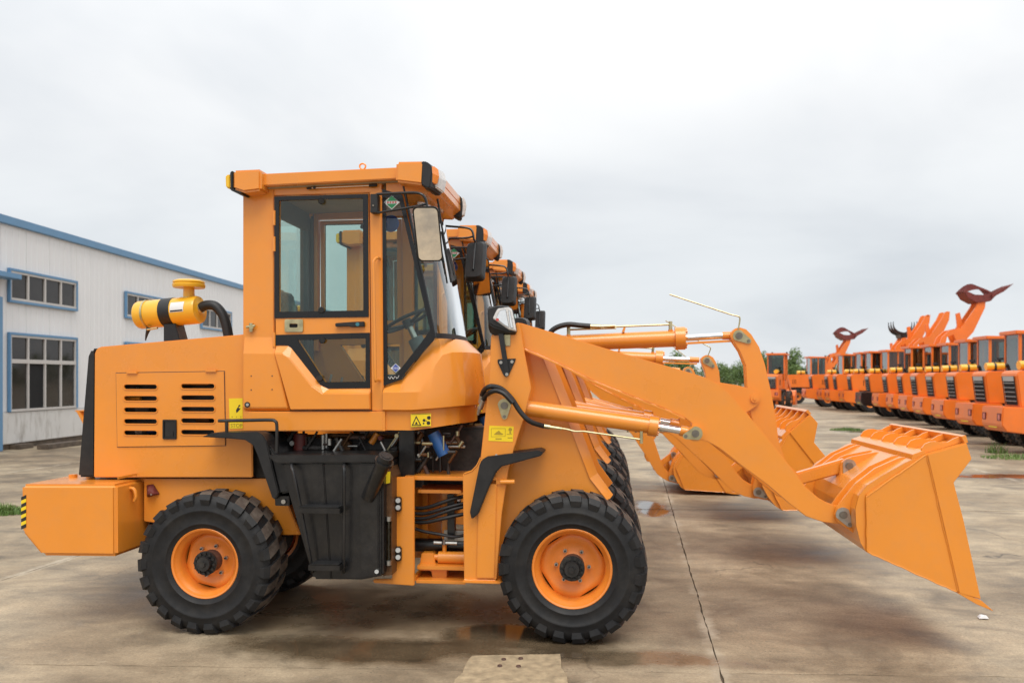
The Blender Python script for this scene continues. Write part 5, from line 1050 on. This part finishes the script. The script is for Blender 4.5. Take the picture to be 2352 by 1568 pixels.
def boom_high(r, k=1.0, grapple=None, claw=False):
    z0 = 1.55; B = [(3.0, z0), (3.05, z0 + 1.0), (3.32, z0 + 1.75), (3.60, z0 + 2.02), (4.05, z0 + 2.12), (4.60, z0 + 2.95), (4.75, z0 + 3.28), (4.97, z0 + 3.30), (4.93, z0 + 2.9), (4.50, z0 + 1.95), (4.15, z0 + 1.55), (3.75, z0 + 1.1), (3.45, z0 + .2), (3.3, z0)]
    B = [(3.0 + (x - 3.0) * k, z0 + (z - z0) * k) for x, z in B]
    hole = [(3.0 + (x - 3.0) * k, z0 + (z - z0) * k) for x, z in ((3.42, z0 + 1.35), (3.50, z0 + 1.75), (3.75, z0 + 1.85), (3.85, z0 + 1.6), (3.68, z0 + 1.3))]
    for s in (-1, 1): MB().holes(B, [hole], s * .33 - .05, s * .33 + .05).build('boom_arm', O2, r)
    T = lambda x, z: (3.0 + (x - 3.0) * k, z0 + (z - z0) * k)
    a = T(4.2, z0 + 2.0); MB().cyl((a[0], -.33, a[1]), (a[0], .33, a[1]), .08, n=12).build('boom_cross_tube', O2, r, smooth=True)
    MB().prism([T(3.9, z0 + 1.2), T(4.0, z0 + 2.25), T(3.95, z0 + 2.7), T(4.1, z0 + 2.75), T(4.25, z0 + 2.1), T(4.1, z0 + 1.2)], -.05, .05).build('bell_crank', O2, r, bevel=.005)
    a, b = T(3.2, z0 + .3), T(4.1, z0 + 1.7)
    for s in (-1, 1):
        MB().cyl((3.35, s * .24, 1.0), ((3.35 + b[0]) / 2, s * .24, (1.0 + b[1]) / 2), .06, n=10).cyl(((3.35 + b[0]) / 2, s * .24, (1.0 + b[1]) / 2), (b[0], s * .24, b[1]), .03, n=8, mi=1).build('lift_cylinder', [O2, 'chrome'], r, smooth=True)
        t_ = T(4.86, z0 + 3.26)
        MB().cyl((t_[0], s * .33 - .05, t_[1]), (t_[0], s * .33 + .05, t_[1]), .06, n=10).build('boom_pin', 'black' if grapple or k > 1.02 else O2, r)
    if grapple and claw:
        tx, tz = T(4.86, z0 + 3.26); g = MB().prism([(tx - .2, tz - .12), (tx + .25, tz - .1), (tx + .3, tz + .15), (tx - .25, tz + .15)], -.4, .4).build('claw_body', grapple, r, bevel=.02)
        for k2 in range(3):
            y = -.36 + .36 * k2
            for sg in (-1, 1):
                arc = [(tx + sg * (.12 + .50 * math.sin(1.8 * t)), tz + .02 + .62 * t * t + .1 * t) for t in [i / 7 for i in range(8)]]; ar2 = [(x - sg * .17 * (1 - i / 7.5), z + .14 * (1 - i / 7.5)) for i, (x, z) in enumerate(arc)]
                MB().prism(arc + ar2[::-1], y - .03, y + .03).build('claw_tine', grapple, g)
    elif grapple:
        tx, tz = T(4.86, z0 + 3.26); gm = grapple
        g = MB().prism([(tx - .80, tz + .34), (tx - .62, tz + .04), (tx - .28, tz - .16), (tx + .28, tz - .10), (tx + .56, tz + .22), (tx + .36, tz + .26), (tx + .05, tz + .16), (tx - .35, tz + .18), (tx - .60, tz + .30)], -.45, .45).build('grapple', gm, r, bevel=.01)
        for k2 in range(5):
            y = -.52 + .26 * k2
            arc = [(tx - .80 + 1.25 * t, tz + .34 - .16 * t + .34 * math.sin(math.pi * t)) for t in [i / 8 for i in range(9)]]; arc = [(x, z + .06 * (k2 - 2) * math.sin(math.pi * i / 8)) for i, (x, z) in enumerate(arc)]; ar2 = [(x + .02, z - .085) for x, z in arc]
            MB().prism(arc + ar2[::-1], y * .8 - .03, y * .8 + .03).build('grapple_tine', gm, g)
            MB().prism([(tx + .30, tz + .04), (tx + .75, tz + .28), (tx + 1.15, tz + .62), (tx + .70, tz + .40), (tx + .30, tz + .18)], y - .025, y + .025).build('fork_tine', gm, g)
proto = make_far(); boom_low(proto)
pr_high = make_far(); boom_high(pr_high)
pr_grap = make_far(); boom_high(pr_grap, 1.06, 'darkred')
pr_claw = make_far(); boom_high(pr_claw, .72, 'blackpaint', True)
pr_red = make_far(); boom_high(pr_red, .82, 'darkred')
GR = 'wheel loaders parked tail out in the far right row'
far = [(2300, 17.1, proto, 0, 'orange loader nearest the camera in the far right row, cut by the frame edge'),
       (2231, 19.4, None, proto, 'second orange loader from the right in the far right row'),
       (2167, 22.3, None, proto, 'third orange loader from the right, yellow air cleaner before its grey rear window'),
       (2119, 25.2, None, proto, 'fourth orange loader from the right in the far right row'),
       (2083, 27.4, None, proto, 'fifth orange loader from the right in the far right row'),
       (2052, 30.2, None, proto, 'sixth orange loader from the right in the far right row'),
       (1978, 33.4, pr_grap, 0, 'orange loader with black counterweight lifting a dark red grapple, tallest in the far row'),
       (2018, 31.6, None, proto, 'seventh orange loader from the right, standing next to the one with black counterweight'),
       (1938, 37.8, pr_high, 0, 'orange loader with an empty raised arm, left of the dark red grapple'),
       (1905, 39.8, None, pr_high, 'orange loader whose empty raised arm stands farthest left of the bare arms'),
       (1886, 41.4, pr_claw, 0, 'distant orange loader holding up a black claw, left of the bare arms'),
       (1850, 44.5, None, proto, 'last orange loader at the far left end of the right row'),
       (1786, 50.0, pr_red, 0, 'distant orange loader with a small dark red grapple raised beyond the row'),
       (1771, 41.0, None, proto, 'orange loader with dark cab standing apart, left of the far row')]
for i, (px, t_, own, src, lb) in enumerate(far):
    r = own if own is not None else copy_tree(src)
    x, y = deep(px, t_); r.location = (x, y + .5, 0); r.rotation_euler = (0, 0, R(random.uniform(-3, 3)) if i < 13 else R(70))
    tag(r, lb, 'wheel loader', GR)
    if i in (6,):
        for ch in r.children:
            if ch.name.startswith('counterweight'): ch.data = ch.data.copy(); ch.data.materials[0] = M['blackpaint']
# loose bucket beside the factory wall, its lip just showing past the hood
bx_, by_ = deep(214, 16.5)
lb_ = MB().prism([(-.25, 1.02), (-.20, .98), (.05, .55), (.10, .2), (.5, .02), (.9, .0), (.9, .04), (.5, .06), (.14, .24), (.09, .58), (-.14, 1.0), (.1, 1.0), (.1, 1.03)], -.6, .6).build('loader_bucket', 'orange', bevel=.006)
lb_.location = (bx_ + .22, by_, 0); tag(lb_, 'orange loader bucket standing on the ground behind the hood, lip showing', 'bucket')
